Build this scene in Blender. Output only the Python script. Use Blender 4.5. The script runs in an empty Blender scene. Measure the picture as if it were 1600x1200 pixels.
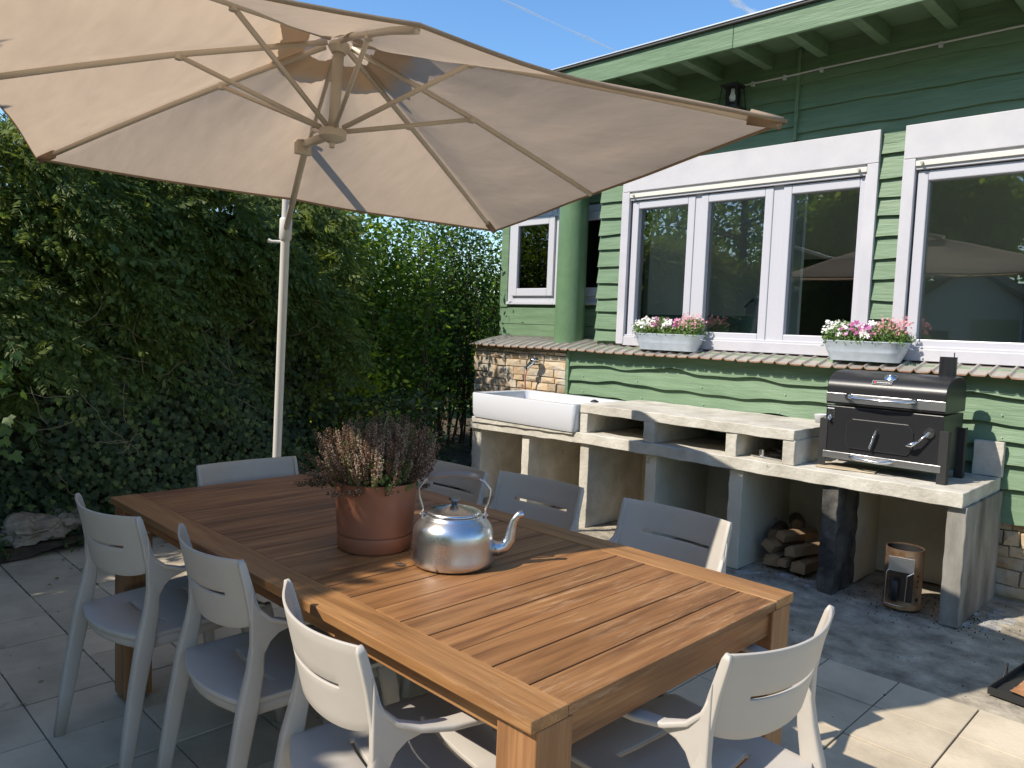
import bpy, math, random
import numpy as np
from mathutils import Vector, Matrix
rnd = random.Random(7); RNG = np.random.default_rng(11)
sc = bpy.context.scene
# ---------------------------------------------------------------- camera, world, sun, exposure
CZ = 1.44
cam = bpy.data.cameras.new('camera'); co = bpy.data.objects.new('camera', cam); sc.collection.objects.link(co)
cam.sensor_width = 36; cam.lens = 36*1195/1600; cam.clip_start = .02; cam.clip_end = 9000
Rm = Matrix(((0.7093, -0.0791, 0.7004), (0.7038, 0.0254, -0.7099), (0.0384, 0.9965, 0.0736)))
q = Rm.to_quaternion(); co.matrix_world = Matrix.Translation((0, 0, CZ)) @ q.to_matrix().to_4x4()
sc.camera = co
SUN = Vector((.36, 1.0, -1.08)).normalized()
w = bpy.data.worlds.new('World'); sc.world = w; w.use_nodes = True
nt = w.node_tree; bg = nt.nodes['Background']; sky = nt.nodes.new('ShaderNodeTexSky')
sky.sky_type = 'NISHITA'; sky.sun_disc = False
sky.sun_elevation = math.asin(-SUN.z); sky.sun_rotation = math.atan2(-SUN.x, -SUN.y)
sky.air_density = 1.0; sky.dust_density = .3; sky.ozone_density = 2.0
shs = nt.nodes.new('ShaderNodeHueSaturation'); shs.inputs['Saturation'].default_value = 1.2; nt.links.new(sky.outputs[0], shs.inputs['Color'])
nt.links.new(shs.outputs[0], bg.inputs[0]); bg.inputs[1].default_value = .15
sl = bpy.data.lights.new('sun', 'SUN'); sl.energy = 4.2; sl.angle = math.radians(.5); sl.color = (1, .92, .8)
so = bpy.data.objects.new('sun', sl); sc.collection.objects.link(so)
so.rotation_euler = SUN.to_track_quat('-Z', 'Y').to_euler()
sc.view_settings.view_transform = 'Standard'; sc.view_settings.look = 'None'
sc.view_settings.exposure = 0.6; sc.view_settings.gamma = 1; sc.view_settings.use_curve_mapping = False
sc.render.engine = 'CYCLES'; sc.cycles.max_bounces = 8; sc.cycles.transparent_max_bounces = 12
sc.cycles.sample_clamp_indirect = 6

# ---------------------------------------------------------------- materials
MATS = {}
def mat(name, col, rough=.7, metal=0, bump=0, bscale=40, col2=None, nscale=6, stretch=(1, 1, 1), island=0, spec=.5, nstr=1.0, lo=.35, hi=.65, coat=0, rough2=None, detail=6):
    m = bpy.data.materials.new(name); m.use_nodes = True; n = m.node_tree.nodes; L = m.node_tree.links
    p = n['Principled BSDF']; p.inputs['Base Color'].default_value = (*col, 1); p.inputs['Roughness'].default_value = rough
    p.inputs['Metallic'].default_value = metal; p.inputs['Specular IOR Level'].default_value = spec; p.inputs['Coat Weight'].default_value = coat
    tc = n.new('ShaderNodeTexCoord'); mp = n.new('ShaderNodeMapping'); mp.inputs['Scale'].default_value = stretch
    L.new(tc.outputs['Object'], mp.inputs[0])
    out = None
    if col2:
        nz = n.new('ShaderNodeTexNoise'); nz.inputs['Scale'].default_value = nscale; nz.inputs['Detail'].default_value = detail; nz.inputs['Roughness'].default_value = .6
        L.new(mp.outputs[0], nz.inputs[0])
        cr = n.new('ShaderNodeValToRGB'); cr.color_ramp.elements[0].color = (*col, 1); cr.color_ramp.elements[1].color = (*col2, 1)
        cr.color_ramp.elements[0].position = lo; cr.color_ramp.elements[1].position = hi
        L.new(nz.outputs[0], cr.inputs[0]); out = cr.outputs[0]
        if rough2 is not None:
            mr = n.new('ShaderNodeMapRange'); mr.inputs[1].default_value = .3; mr.inputs[2].default_value = .7; mr.inputs[3].default_value = rough; mr.inputs[4].default_value = rough2
            L.new(nz.outputs[0], mr.inputs[0]); L.new(mr.outputs[0], p.inputs['Roughness'])
    if island:
        g = n.new('ShaderNodeNewGeometry'); hs = n.new('ShaderNodeHueSaturation')
        mr = n.new('ShaderNodeMapRange'); mr.inputs[3].default_value = 1-island; mr.inputs[4].default_value = 1+island
        L.new(g.outputs['Random Per Island'], mr.inputs[0]); L.new(mr.outputs[0], hs.inputs['Value'])
        hs.inputs['Color'].default_value = (*col, 1)
        if out: L.new(out, hs.inputs['Color'])
        out = hs.outputs[0]
    if out: L.new(out, p.inputs['Base Color'])
    if bump:
        b = n.new('ShaderNodeTexNoise'); b.inputs['Scale'].default_value = bscale; b.inputs['Detail'].default_value = 5
        L.new(mp.outputs[0], b.inputs[0]); bb = n.new('ShaderNodeBump'); bb.inputs['Strength'].default_value = bump; bb.inputs['Distance'].default_value = .01
        L.new(b.outputs[0], bb.inputs['Height']); L.new(bb.outputs[0], p.inputs['Normal'])
    MATS[name] = m; return m
def wood(name, c1, c2, c3, axis, worn=0):
    """teak: long grain along `axis`, every plank its own tone"""
    m = bpy.data.materials.new(name); m.use_nodes = True; n = m.node_tree.nodes; L = m.node_tree.links; p = n['Principled BSDF']
    tc = n.new('ShaderNodeTexCoord'); g = n.new('ShaderNodeNewGeometry')
    off = n.new('ShaderNodeVectorMath'); off.operation = 'MULTIPLY_ADD'
    cmb = n.new('ShaderNodeCombineXYZ')
    for i in range(3): L.new(g.outputs['Random Per Island'], cmb.inputs[i])
    L.new(cmb.outputs[0], off.inputs[0]); off.inputs[1].default_value = (13, 17, 5); L.new(tc.outputs['Object'], off.inputs[2])
    s = [22, 22, 22]; s[axis] = 1.6
    mp = n.new('ShaderNodeMapping'); mp.inputs['Scale'].default_value = s; L.new(off.outputs[0], mp.inputs[0])
    n1 = n.new('ShaderNodeTexNoise'); n1.inputs['Scale'].default_value = 1; n1.inputs['Detail'].default_value = 7; n1.inputs['Distortion'].default_value = 1.0; L.new(mp.outputs[0], n1.inputs[0])
    cr = n.new('ShaderNodeValToRGB'); e = cr.color_ramp.elements; e[0].position = .3; e[0].color = (*c1, 1); e[1].position = .72; e[1].color = (*c3, 1)
    k = cr.color_ramp.elements.new(.52); k.color = (*c2, 1); L.new(n1.outputs[0], cr.inputs[0])
    s2 = [160, 160, 160]; s2[axis] = 5
    mp2 = n.new('ShaderNodeMapping'); mp2.inputs['Scale'].default_value = s2; L.new(off.outputs[0], mp2.inputs[0])
    n2 = n.new('ShaderNodeTexNoise'); n2.inputs['Scale'].default_value = 1; n2.inputs['Detail'].default_value = 3; L.new(mp2.outputs[0], n2.inputs[0])
    mr = n.new('ShaderNodeMapRange'); mr.inputs[1].default_value = .3; mr.inputs[2].default_value = .7; mr.inputs[3].default_value = .78; mr.inputs[4].default_value = 1.12; L.new(n2.outputs[0], mr.inputs[0])
    hs = n.new('ShaderNodeHueSaturation'); L.new(cr.outputs[0], hs.inputs['Color'])
    mi = n.new('ShaderNodeMapRange'); mi.inputs[3].default_value = .8; mi.inputs[4].default_value = 1.16; L.new(g.outputs['Random Per Island'], mi.inputs[0])
    mu = n.new('ShaderNodeMath'); mu.operation = 'MULTIPLY'; L.new(mr.outputs[0], mu.inputs[0]); L.new(mi.outputs[0], mu.inputs[1]); L.new(mu.outputs[0], hs.inputs['Value'])
    outc = hs.outputs[0]
    if worn:
        s3 = [34, 34, 34]; s3[axis] = 3
        mp3 = n.new('ShaderNodeMapping'); mp3.inputs['Scale'].default_value = s3; L.new(off.outputs[0], mp3.inputs[0])
        n3 = n.new('ShaderNodeTexNoise'); n3.inputs['Scale'].default_value = 2; n3.inputs['Detail'].default_value = 8; n3.inputs['Roughness'].default_value = .8; L.new(mp3.outputs[0], n3.inputs[0])
        n4 = n.new('ShaderNodeTexNoise'); n4.inputs['Scale'].default_value = 3; L.new(tc.outputs['Object'], n4.inputs[0])
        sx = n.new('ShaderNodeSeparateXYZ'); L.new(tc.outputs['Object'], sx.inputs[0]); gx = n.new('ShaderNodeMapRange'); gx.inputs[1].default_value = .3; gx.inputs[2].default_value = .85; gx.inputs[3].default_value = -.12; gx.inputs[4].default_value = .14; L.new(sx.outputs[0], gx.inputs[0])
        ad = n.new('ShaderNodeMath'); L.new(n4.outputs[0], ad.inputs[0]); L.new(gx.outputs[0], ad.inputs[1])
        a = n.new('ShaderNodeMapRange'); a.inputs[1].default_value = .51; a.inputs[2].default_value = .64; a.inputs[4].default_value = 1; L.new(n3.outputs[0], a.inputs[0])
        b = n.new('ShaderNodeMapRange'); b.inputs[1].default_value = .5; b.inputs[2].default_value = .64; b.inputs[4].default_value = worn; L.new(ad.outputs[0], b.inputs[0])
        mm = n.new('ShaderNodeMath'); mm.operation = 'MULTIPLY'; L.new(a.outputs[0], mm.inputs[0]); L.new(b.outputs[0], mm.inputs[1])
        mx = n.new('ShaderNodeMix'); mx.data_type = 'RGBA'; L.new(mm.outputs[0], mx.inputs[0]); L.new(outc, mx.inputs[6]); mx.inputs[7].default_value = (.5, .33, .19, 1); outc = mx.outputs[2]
    L.new(outc, p.inputs['Base Color']); p.inputs['Roughness'].default_value = .5; p.inputs['Specular IOR Level'].default_value = .35
    bb = n.new('ShaderNodeBump'); bb.inputs['Strength'].default_value = .25; bb.inputs['Distance'].default_value = .002; L.new(n2.outputs[0], bb.inputs['Height']); L.new(bb.outputs[0], p.inputs['Normal'])
    return m
def leafmat(name, ca, cb, trans=.35, cc=None, rough=.5):
    m = bpy.data.materials.new(name); m.use_nodes = True; n = m.node_tree.nodes; L = m.node_tree.links; p = n['Principled BSDF']
    g = n.new('ShaderNodeNewGeometry'); cr = n.new('ShaderNodeValToRGB'); e = cr.color_ramp.elements
    e[0].color = (*ca, 1); e[1].color = (*cb, 1); e[1].position = .78
    if cc: k = cr.color_ramp.elements.new(1.0); k.color = (*cc, 1)
    L.new(g.outputs['Random Per Island'], cr.inputs[0]); L.new(cr.outputs[0], p.inputs['Base Color']); p.inputs['Roughness'].default_value = rough
    t = n.new('ShaderNodeBsdfTranslucent'); hs = n.new('ShaderNodeHueSaturation'); hs.inputs['Hue'].default_value = .48; hs.inputs['Saturation'].default_value = 1.1; hs.inputs['Value'].default_value = 1.6
    L.new(cr.outputs[0], hs.inputs['Color']); L.new(hs.outputs[0], t.inputs[0])
    mx = n.new('ShaderNodeMixShader'); mx.inputs[0].default_value = trans; L.new(p.outputs[0], mx.inputs[1]); L.new(t.outputs[0], mx.inputs[2])
    L.new(mx.outputs[0], n['Material Output'].inputs[0]); return m
def glassmat():
    m = bpy.data.materials.new('window_glass'); m.use_nodes = True; n = m.node_tree.nodes; L = m.node_tree.links
    n.remove(n['Principled BSDF'])
    t = n.new('ShaderNodeBsdfTransparent'); t.inputs[0].default_value = (.95, .97, .96, 1); g = n.new('ShaderNodeBsdfGlossy'); g.inputs['Roughness'].default_value = .0
    f = n.new('ShaderNodeFresnel'); f.inputs[0].default_value = 1.6
    a = n.new('ShaderNodeMath'); a.operation = 'MULTIPLY_ADD'; a.inputs[1].default_value = 1.25; a.inputs[2].default_value = .045; L.new(f.outputs[0], a.inputs[0])
    mx = n.new('ShaderNodeMixShader'); L.new(a.outputs[0], mx.inputs[0]); L.new(t.outputs[0], mx.inputs[1]); L.new(g.outputs[0], mx.inputs[2]); L.new(mx.outputs[0], n['Material Output'].inputs[0]); return m

GREEN = mat('green_paint', (.115, .185, .105), .5, bump=.28, bscale=7, col2=(.152, .235, .138), nscale=3, stretch=(1, 4, 9), spec=.35)
GREENP = mat('green_paint_smooth', (.10, .18, .092), .45, bump=.2, bscale=30, col2=(.12, .205, .108), nscale=8, spec=.4)
WHITE = mat('white_paint', (.47, .465, .50), .45, bump=.1, bscale=12, col2=(.53, .52, .55), nscale=4)
PVC = mat('white_plastic', (.5, .5, .545), .3)
CREAM = mat('cream_rail', (.66, .64, .57), .5)
GLASS = glassmat()
CONC = mat('pale_concrete', (.36, .33, .275), .85, bump=.5, bscale=40, col2=(.60, .57, .50), nscale=5, lo=.3, hi=.68, detail=10)
CONCP = mat('plastered_concrete', (.46, .42, .33), .85, bump=.35, bscale=14, col2=(.64, .59, .49), nscale=3, lo=.3, hi=.7)
SOOT = mat('sooty_concrete', (.03, .028, .026), .9, bump=.9, bscale=30, col2=(.16, .148, .13), nscale=5, lo=.42, hi=.72, detail=12)
STAIN = mat('stained_concrete', (.10, .092, .08), .9, bump=.5, bscale=25, col2=(.36, .34, .30), nscale=5, stretch=(1, 1, .35), lo=.35, hi=.75)
TILE = mat('paving_tile', (.35, .292, .21), .8, bump=.2, bscale=60, col2=(.54, .46, .34), nscale=3, island=.10, lo=.28, hi=.6, detail=10)
GROUT = mat('grout_sand', (.06, .055, .045), .95)
APRON = mat('rough_concrete_ground', (.14, .12, .09), .95, bump=1.0, bscale=30, col2=(.48, .42, .32), nscale=7, lo=.3, hi=.72, detail=12)
ASH = mat('ash', (.42, .41, .38), .95, bump=.8, bscale=60, col2=(.2, .19, .18), nscale=16)
COAL = mat('charcoal', (.008, .008, .008), .8)
SOIL = mat('soil', (.05, .038, .025), .95, bump=1, bscale=18, col2=(.11, .085, .05), nscale=8)
GRASSG = mat('grass_ground', (.05, .09, .02), .9, col2=(.12, .17, .05), nscale=2, bump=.5)
CHAIRM = mat('grey_resin', (.43, .395, .35), .42, bump=.03, bscale=300, spec=.35, col2=(.47, .435, .39), nscale=5, rough2=.52)
WB = ((.145, .062, .022), (.27, .125, .046), (.36, .18, .07))
TEAKY = wood('teak_planks', *WB, 1, worn=.5); TEAKE = wood('teak_apron', *WB, 1); TEAKX = wood('teak_rails', (.25, .118, .042), (.345, .17, .062), (.42, .22, .085), 0, worn=.35); TEAKZ = wood('teak_legs', (.22, .10, .04), (.31, .15, .062), (.4, .21, .095), 2)
TERRA = mat('terracotta', (.30, .105, .052), .55, bump=.1, bscale=20, col2=(.36, .14, .075), nscale=5, rough2=.4)
ALU = mat('aluminium', (.72, .72, .73), .2, metal=1, bump=.14, bscale=12, col2=(.55, .54, .53), nscale=9, rough2=.4)
STEEL = mat('steel', (.72, .72, .72), .16, metal=1)
BRUSH = mat('brushed_steel', (.68, .68, .68), .33, metal=1, bump=.06, bscale=30, stretch=(.2, 1, 8))
GALV = mat('galvanised_zinc', (.50, .57, .64), .42, metal=.35, bump=.08, bscale=20, col2=(.60, .66, .72), nscale=14)
HANDLEP = mat('grey_grip', (.24, .2, .18), .55)
BLACKM = mat('black_enamel', (.016, .016, .018), .36, spec=.5, bump=.03, bscale=120)
BLACKR = mat('black_matt', (.018, .018, .018), .6)
PORC = mat('white_porcelain', (.56, .57, .6), .12, spec=.6, coat=.4)
POLE = mat('cream_metal', (.62, .6, .56), .35); FRAMEM = mat('beige_metal', (.60, .53, .44), .4)
CORR = mat('weathered_sheet', (.33, .30, .26), .5, metal=.3, col2=(.40, .37, .33), nscale=5, bump=.15, bscale=30)
RUST = mat('rusty_edge', (.26, .1, .045), .8, col2=(.35, .25, .18), nscale=20)
RUSTST = mat('heat_stained_steel', (.26, .14, .07), .38, metal=.8, col2=(.46, .34, .24), nscale=9, bump=.1, rough2=.55)
STONE = mat('field_stone', (.42, .29, .16), .9, bump=1, bscale=25, col2=(.42, .38, .31), nscale=7, island=.3)
MORTAR = mat('mortar', (.4, .31, .2), .95, bump=.6, bscale=40)
ROCK = mat('rock', (.22, .19, .15), .9, bump=1, bscale=12, col2=(.34, .3, .24), nscale=5)
LOGM = mat('split_wood', (.19, .12, .065), .8, bump=.6, bscale=20, stretch=(1, .15, 1), col2=(.30, .20, .115), nscale=12, island=.1)
BARK = mat('bark', (.07, .045, .03), .95, bump=1, bscale=20, col2=(.15, .1, .065), nscale=10)
ROOMW = mat('interior_wall', (.78, .71, .61), .9); ROOMD = mat('interior_dark', (.05, .045, .04), .8); TEAL = mat('teal_cabinet', (.12, .22, .19), .5)
ROOFM = mat('roof_felt', (.1, .1, .105), .8); ZINC = mat('zinc_trim', (.6, .62, .66), .35, metal=.6)
PLAST = mat('grey_conduit', (.45, .46, .46), .5); RED = mat('red_mark', (.6, .03, .03), .5); LGREY = mat('light_print', (.6, .6, .6), .5)
HOSE = mat('dark_blue_pipe', (.02, .035, .06), .4)
RUSTP = mat('rust_flake', (.30, .12, .05), .8, col2=(.45, .25, .12), nscale=9, bump=.6)

def wear(m, col, thr, sc_, amt=.8):
    n = m.node_tree.nodes; L = m.node_tree.links; p = n['Principled BSDF']; src = p.inputs['Base Color'].links[0].from_socket
    tc = n.new('ShaderNodeTexCoord'); a = n.new('ShaderNodeTexNoise'); a.inputs['Scale'].default_value = sc_; a.inputs['Detail'].default_value = 10; a.inputs['Roughness'].default_value = .7; L.new(tc.outputs['Object'], a.inputs[0])
    r = n.new('ShaderNodeMapRange'); r.inputs[1].default_value = thr; r.inputs[2].default_value = thr+.035; r.inputs[4].default_value = amt; L.new(a.outputs[0], r.inputs[0])
    x = n.new('ShaderNodeMix'); x.data_type = 'RGBA'; L.new(r.outputs[0], x.inputs[0]); L.new(src, x.inputs[6]); x.inputs[7].default_value = (*col, 1); L.new(x.outputs[2], p.inputs['Base Color'])
wear(GREEN, (.16, .13, .08), .70, 5); wear(GREEN, (.30, .40, .28), .69, 11, .6); wear(TILE, (.12, .11, .075), .62, 2.2, .35); wear(TILE, (.5, .47, .4), .7, 9, .5)
wear(CONC, (.14, .13, .11), .64, 6, .6); wear(CONCP, (.2, .17, .11), .64, 3.5, .5); wear(WHITE, (.36, .33, .27), .7, 6, .5); wear(APRON, (.45, .43, .38), .62, 7, .6); wear(APRON, (.02, .02, .02), .66, 14, .7)
wear(SOOT, (.2, .19, .18), .64, 8, .6)
# ---------------------------------------------------------------- mesh helpers
COL = sc.collection
def tag(o, label=None, cat=None, group=None, kind=None):
    if label: o['label'] = label
    if cat: o['category'] = cat
    if group: o['group'] = group
    if kind: o['kind'] = kind
    return o
def thing(name, label, cat, loc=(0, 0, 0), rz=0, group=None):
    o = bpy.data.objects.new(name, None); COL.objects.link(o); o.location = loc; o.rotation_euler = (0, 0, rz); o.empty_display_size = .1
    return tag(o, label, cat, group)
class MB:
    def __init__(s): s.v = []; s.f = []
    def add(s, vs, fs):
        b = len(s.v); s.v += [tuple(p) for p in vs]; s.f += [tuple(i+b for i in f) for f in fs]; return s
    def box(s, x0, x1, y0, y1, z0, z1):
        return s.add([(x0, y0, z0), (x1, y0, z0), (x1, y1, z0), (x0, y1, z0), (x0, y0, z1), (x1, y0, z1), (x1, y1, z1), (x0, y1, z1)],
                     [(0, 3, 2, 1), (4, 5, 6, 7), (0, 1, 5, 4), (1, 2, 6, 5), (2, 3, 7, 6), (3, 0, 4, 7)])
    def tube(s, pts, rad, seg=10, cap=True, flat=None, up=None):
        """sweep; rad scalar or list of (a,b) half sizes; flat exponent gives a rounded rectangle"""
        pts = [Vector(p) for p in pts]; n = len(pts)
        if not isinstance(rad, (list, tuple)): rad = [rad]*n
        rad = [(r, r) if not isinstance(r, (list, tuple)) else r for r in rad]
        vs = []; prev = None
        for i, p in enumerate(pts):
            t = (pts[min(i+1, n-1)]-pts[max(i-1, 0)]).normalized()
            if up is not None: a = Vector(up); a = (a-t*a.dot(t)).normalized()
            elif prev is None:
                a = Vector((0, 0, 1)) if abs(t.z) < .9 else Vector((1, 0, 0)); a = (a-t*a.dot(t)).normalized()
            else: a = (prev-t*prev.dot(t)).normalized()
            prev = a; b = t.cross(a)
            for k in range(seg):
                th = 2*math.pi*k/seg; c, d = math.cos(th), math.sin(th)
                if flat: c = math.copysign(abs(c)**flat, c); d = math.copysign(abs(d)**flat, d)
                vs.append(p+a*(c*rad[i][0])+b*(d*rad[i][1]))
        fs = [(i*seg+k, i*seg+(k+1) % seg, (i+1)*seg+(k+1) % seg, (i+1)*seg+k) for i in range(n-1) for k in range(seg)]
        if cap: fs += [tuple(range(seg))[::-1], tuple((n-1)*seg+k for k in range(seg))]
        return s.add(vs, fs)
    def lathe(s, prof, c=(0, 0, 0), seg=40, sx=1, sy=1, closed=False):
        vs = [(c[0]+r*math.cos(2*math.pi*k/seg)*sx, c[1]+r*math.sin(2*math.pi*k/seg)*sy, c[2]+z) for r, z in prof for k in range(seg)]
        n = len(prof)
        fs = [(i*seg+k, i*seg+(k+1) % seg, (i+1)*seg+(k+1) % seg, (i+1)*seg+k) for i in range(n-1) for k in range(seg)]
        if prof[0][0] > 1e-6 and not closed: fs.append(tuple(range(seg))[::-1])
        if prof[-1][0] > 1e-6 and not closed: fs.append(tuple((n-1)*seg+k for k in range(seg)))
        return s.add(vs, fs)
    def prism(s, poly, axis, a, b):
        """extrude a 2D outline along axis 0/1/2 from a to b"""
        def P(u, v, t): return {0: (t, u, v), 1: (u, t, v), 2: (u, v, t)}[axis]
        n = len(poly); vs = [P(u, v, a) for u, v in poly]+[P(u, v, b) for u, v in poly]
        return s.add(vs, [tuple(range(n))[::-1], tuple(range(n, 2*n))]+[(i, (i+1) % n, n+(i+1) % n, n+i) for i in range(n)])
    def grid(s, fn, nu, nv, skip=None):
        vs = [fn(i/nu, j/nv) for j in range(nv+1) for i in range(nu+1)]
        fs = [(j*(nu+1)+i, j*(nu+1)+i+1, (j+1)*(nu+1)+i+1, (j+1)*(nu+1)+i) for j in range(nv) for i in range(nu) if not (skip and skip(i, j))]
        return s.add(vs, fs)
    def jitter(s, a, f=1.0):
        s.v = [tuple(c+a*math.sin(f*(31*x+17*y*(k+1)+23*z)+k*2) for k, c in enumerate((x, y, z))) for x, y, z in s.v]; return s
    def build(s, name, m, parent=None, smooth=False, bevel=0, solid=0, sub=0, loc=None, bseg=2, angle=40, offset=0):
        me = bpy.data.meshes.new(name); me.from_pydata(s.v, [], s.f); me.validate()
        import bmesh
        bm = bmesh.new(); bm.from_mesh(me); bmesh.ops.recalc_face_normals(bm, faces=bm.faces); bm.to_mesh(me); bm.free()
        me.materials.append(m)
        o = bpy.data.objects.new(name, me); COL.objects.link(o)
        if loc: o.location = loc
        if parent: o.parent = parent
        if solid: k = o.modifiers.new('solid', 'SOLIDIFY'); k.thickness = solid; k.offset = offset
        if bevel:
            k = o.modifiers.new('bevel', 'BEVEL'); k.width = bevel; k.segments = bseg; k.limit_method = 'ANGLE'; k.angle_limit = math.radians(angle)
        if sub: k = o.modifiers.new('sub', 'SUBSURF'); k.levels = sub; k.render_levels = sub
        if smooth:
            me.polygons.foreach_set('use_smooth', [True]*len(me.polygons))
            if smooth == 'auto' or bevel:
                me.set_sharp_from_angle(angle=math.radians(42)) if hasattr(me, 'set_sharp_from_angle') else None
        return o
def part(mb, name, m, parent=None, **k): return mb.build(name, m, parent, **k)
def copy_tree(o, parent=None):
    c = o.copy(); COL.objects.link(c)
    if parent: c.parent = parent
    for ch in [x for x in o.children]: copy_tree(ch, c)
    return c
def wob(x, s=0): return .5*math.sin(2.1*x+s)+.3*math.sin(5.3*x+1.7*s)+.2*math.sin(11.7*x+2.9*s)
def nrm(a): return a/np.maximum(np.linalg.norm(a, axis=-1, keepdims=True), 1e-9)
def scatter(name, tv, tf, pos, fwd, nor, scale, m, parent=None):
    """one mesh of many small leaf shapes. tv template verts (x across, y along, z off plane)"""
    tv = np.array(tv, float); N = len(pos); K = len(tv)
    fwd = nrm(fwd); side = nrm(np.cross(fwd, nor)); nn = np.cross(side, fwd)
    if np.ndim(scale) == 1: scale = scale[:, None]
    V = (pos[:, None, :]+scale[:, None, :]*(tv[None, :, 0:1]*side[:, None, :]+tv[None, :, 1:2]*fwd[:, None, :]+tv[None, :, 2:3]*nn[:, None, :])).reshape(-1, 3)
    lens = np.array([len(f) for f in tf]); flat = np.concatenate([np.array(f) for f in tf])
    loops = (flat[None, :]+(np.arange(N)*K)[:, None]).ravel(); tot = np.tile(lens, N); st = np.concatenate([[0], np.cumsum(tot)[:-1]])
    me = bpy.data.meshes.new(name); me.vertices.add(len(V)); me.vertices.foreach_set('co', V.ravel().astype('f'))
    me.loops.add(len(loops)); me.loops.foreach_set('vertex_index', loops.astype('i')); me.polygons.add(len(tot))
    me.polygons.foreach_set('loop_start', st.astype('i')); me.polygons.foreach_set('loop_total', tot.astype('i')); me.update(calc_edges=True); me.validate()
    me.materials.append(m); o = bpy.data.objects.new(name, me); COL.objects.link(o)
    if parent: o.parent = parent
    return o
LEAF = ([(0, 0, 0), (.26, .35, .05), (.2, .75, .03), (0, 1, -.06), (-.2, .75, .03), (-.26, .35, .05)], [(0, 1, 2, 3), (0, 3, 4, 5)])
IVY = ([(0, 0, 0), (.28, -.12, .02), (.55, .22, -.05), (.27, .38, .04), (.3, .72, -.02), (.1, .66, .03), (0, 1.02, -.08), (-.1, .66, .03), (-.3, .72, -.02), (-.27, .38, .04), (-.55, .22, -.05), (-.28, -.12, .02)],
       [(0, 1, 2, 3), (0, 3, 4, 5, 6), (0, 6, 7, 8, 9), (0, 9, 10, 11)])
def frond():
    v = [(-.015, 0, 0), (.015, 0, 0), (.006, 1, -.12), (-.006, 1, -.12)]; f = [(0, 1, 2, 3)]
    for i in range(11):
        y = .06+i*.083; z = -.12*y*y; L = .36*(1-.72*y)+.04*(i % 2)
        for sgn in (1, -1):
            b = len(v); a = math.radians(38+8*(i % 3)); dx, dy = math.sin(a)*sgn, math.cos(a); wd = .03
            yy = y+(.03 if sgn < 0 else 0)
            v += [(0, yy, z), (dx*L*.55-dy*wd, yy+dy*L*.55+abs(dx)*wd, z+.012), (dx*L, yy+dy*L, z-.03), (dx*L*.55+dy*wd, yy+dy*L*.55-abs(dx)*wd, z+.012)]
            f.append((b, b+1, b+2, b+3))
    return v, f
FROND = frond()

# ---------------------------------------------------------------- ground
g = MB().box(-400, 400, -400, 400, -.3, -.06); tag(part(g, 'ground', GRASSG), kind='structure')
g = MB().box(-5.15, 3, -4, 3.46, -.058, -.012); tag(part(g, 'patio_bed', GROUT), kind='structure')
g = MB(); px = [-5.2+.301*i+.0 for i in range(-0, 28)]
X0 = -1.01-14*.301
for i in range(28):
    for j in range(-12, 9):
        x0 = X0+i*.301; y0 = 1.0+j*.3045
        if y0 > 3.2 or x0 < -5.3: continue
        dz = rnd.uniform(-.0025, .002); h = .0028
        x1, y1 = x0+.301-h, y0+.3045-h
        z = [dz+rnd.uniform(-.0008, .0008) for _ in range(4)]
        g.add([(x0+h, y0+h, -.03), (x1, y0+h, -.03), (x1, y1, -.03), (x0+h, y1, -.03), (x0+h, y0+h, z[0]), (x1, y0+h, z[1]), (x1, y1, z[2]), (x0+h, y1, z[3])],
              [(0, 3, 2, 1), (4, 5, 6, 7), (0, 1, 5, 4), (1, 2, 6, 5), (2, 3, 7, 6), (3, 0, 4, 7)])
tag(part(g, 'patio', TILE, bevel=.0015, bseg=1), kind='structure')
def gz(x, y): return -.012+.006*wob(x*2+y*3, 1)+.005*wob(y*5-x*4, 3)
g = MB().grid(lambda u, v: (-5.6+9*u, 3.44+1.75*v, gz(-5.6+9*u, 3.44+1.75*v)), 160, 40)
tag(part(g, 'concrete_ground', APRON, smooth=True), kind='structure')
g = MB().grid(lambda u, v: (-5.0-3*u+.06*wob(9*v, 2), -3+11*v, .03+.10*u+.03*wob(v*30+u*9, 1)), 20, 80)
tag(part(g, 'planting_bed', SOIL, smooth=True), kind='structure')

# ---------------------------------------------------------------- table
T = thing('garden_table', 'long rectangular teak dining table with cross planks, sunlit at its near end', 'table', (-1.93, 1.465, 0))
def L_(mb, x, y): mb.v = [(a-x, b-y, c) for a, b, c in mb.v]; return mb
TX0, TX1, TY0, TY1, TZ = -3.0, -.858, .95, 1.98, .758
m = MB(); n = 21; pw = (TX1-TX0)/n
for i in range(n):
    a = TX0+i*pw; m.box(a+.0016, a+pw-.0016, TY0+.102, TY1-.104, TZ-.024, TZ-.0005*(i % 3))
part(L_(m, -1.93, 1.465), 'tabletop', TEAKY, T, bevel=.0018)
for y0, y1 in ((TY0, TY0+.1), (TY1-.102, TY1)):
    m = MB().box(TX0, TX1+.0, y0, y1, TZ-.024, TZ+.001); part(L_(m, -1.93, 1.465), 'edge_rail', TEAKX, T, bevel=.003)
for y in (TY0+.058, TY1-.083):
    m = MB().box(TX0+.1, TX1-.1, y, y+.025, TZ-.092, TZ-.0245); part(L_(m, -1.93, 1.465), 'apron', TEAKX, T, bevel=.002)
for x in (TX0+.012, TX1-.037):
    m = MB().box(x, x+.025, TY0+.11, TY1-.11, TZ-.092, TZ-.0245); part(L_(m, -1.93, 1.465), 'apron', TEAKE, T, bevel=.002)
for x in (TX0+.001, TX1-.101):
    for y in (TY0+.016, TY1-.116):
        m = MB().box(x, x+.1, y, y+.1, .012, TZ-.0245); m.box(x+.02, x+.08, y+.02, y+.08, 0, .014)
        part(L_(m, -1.93, 1.465), 'leg', TEAKZ, T, bevel=.003)

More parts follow.
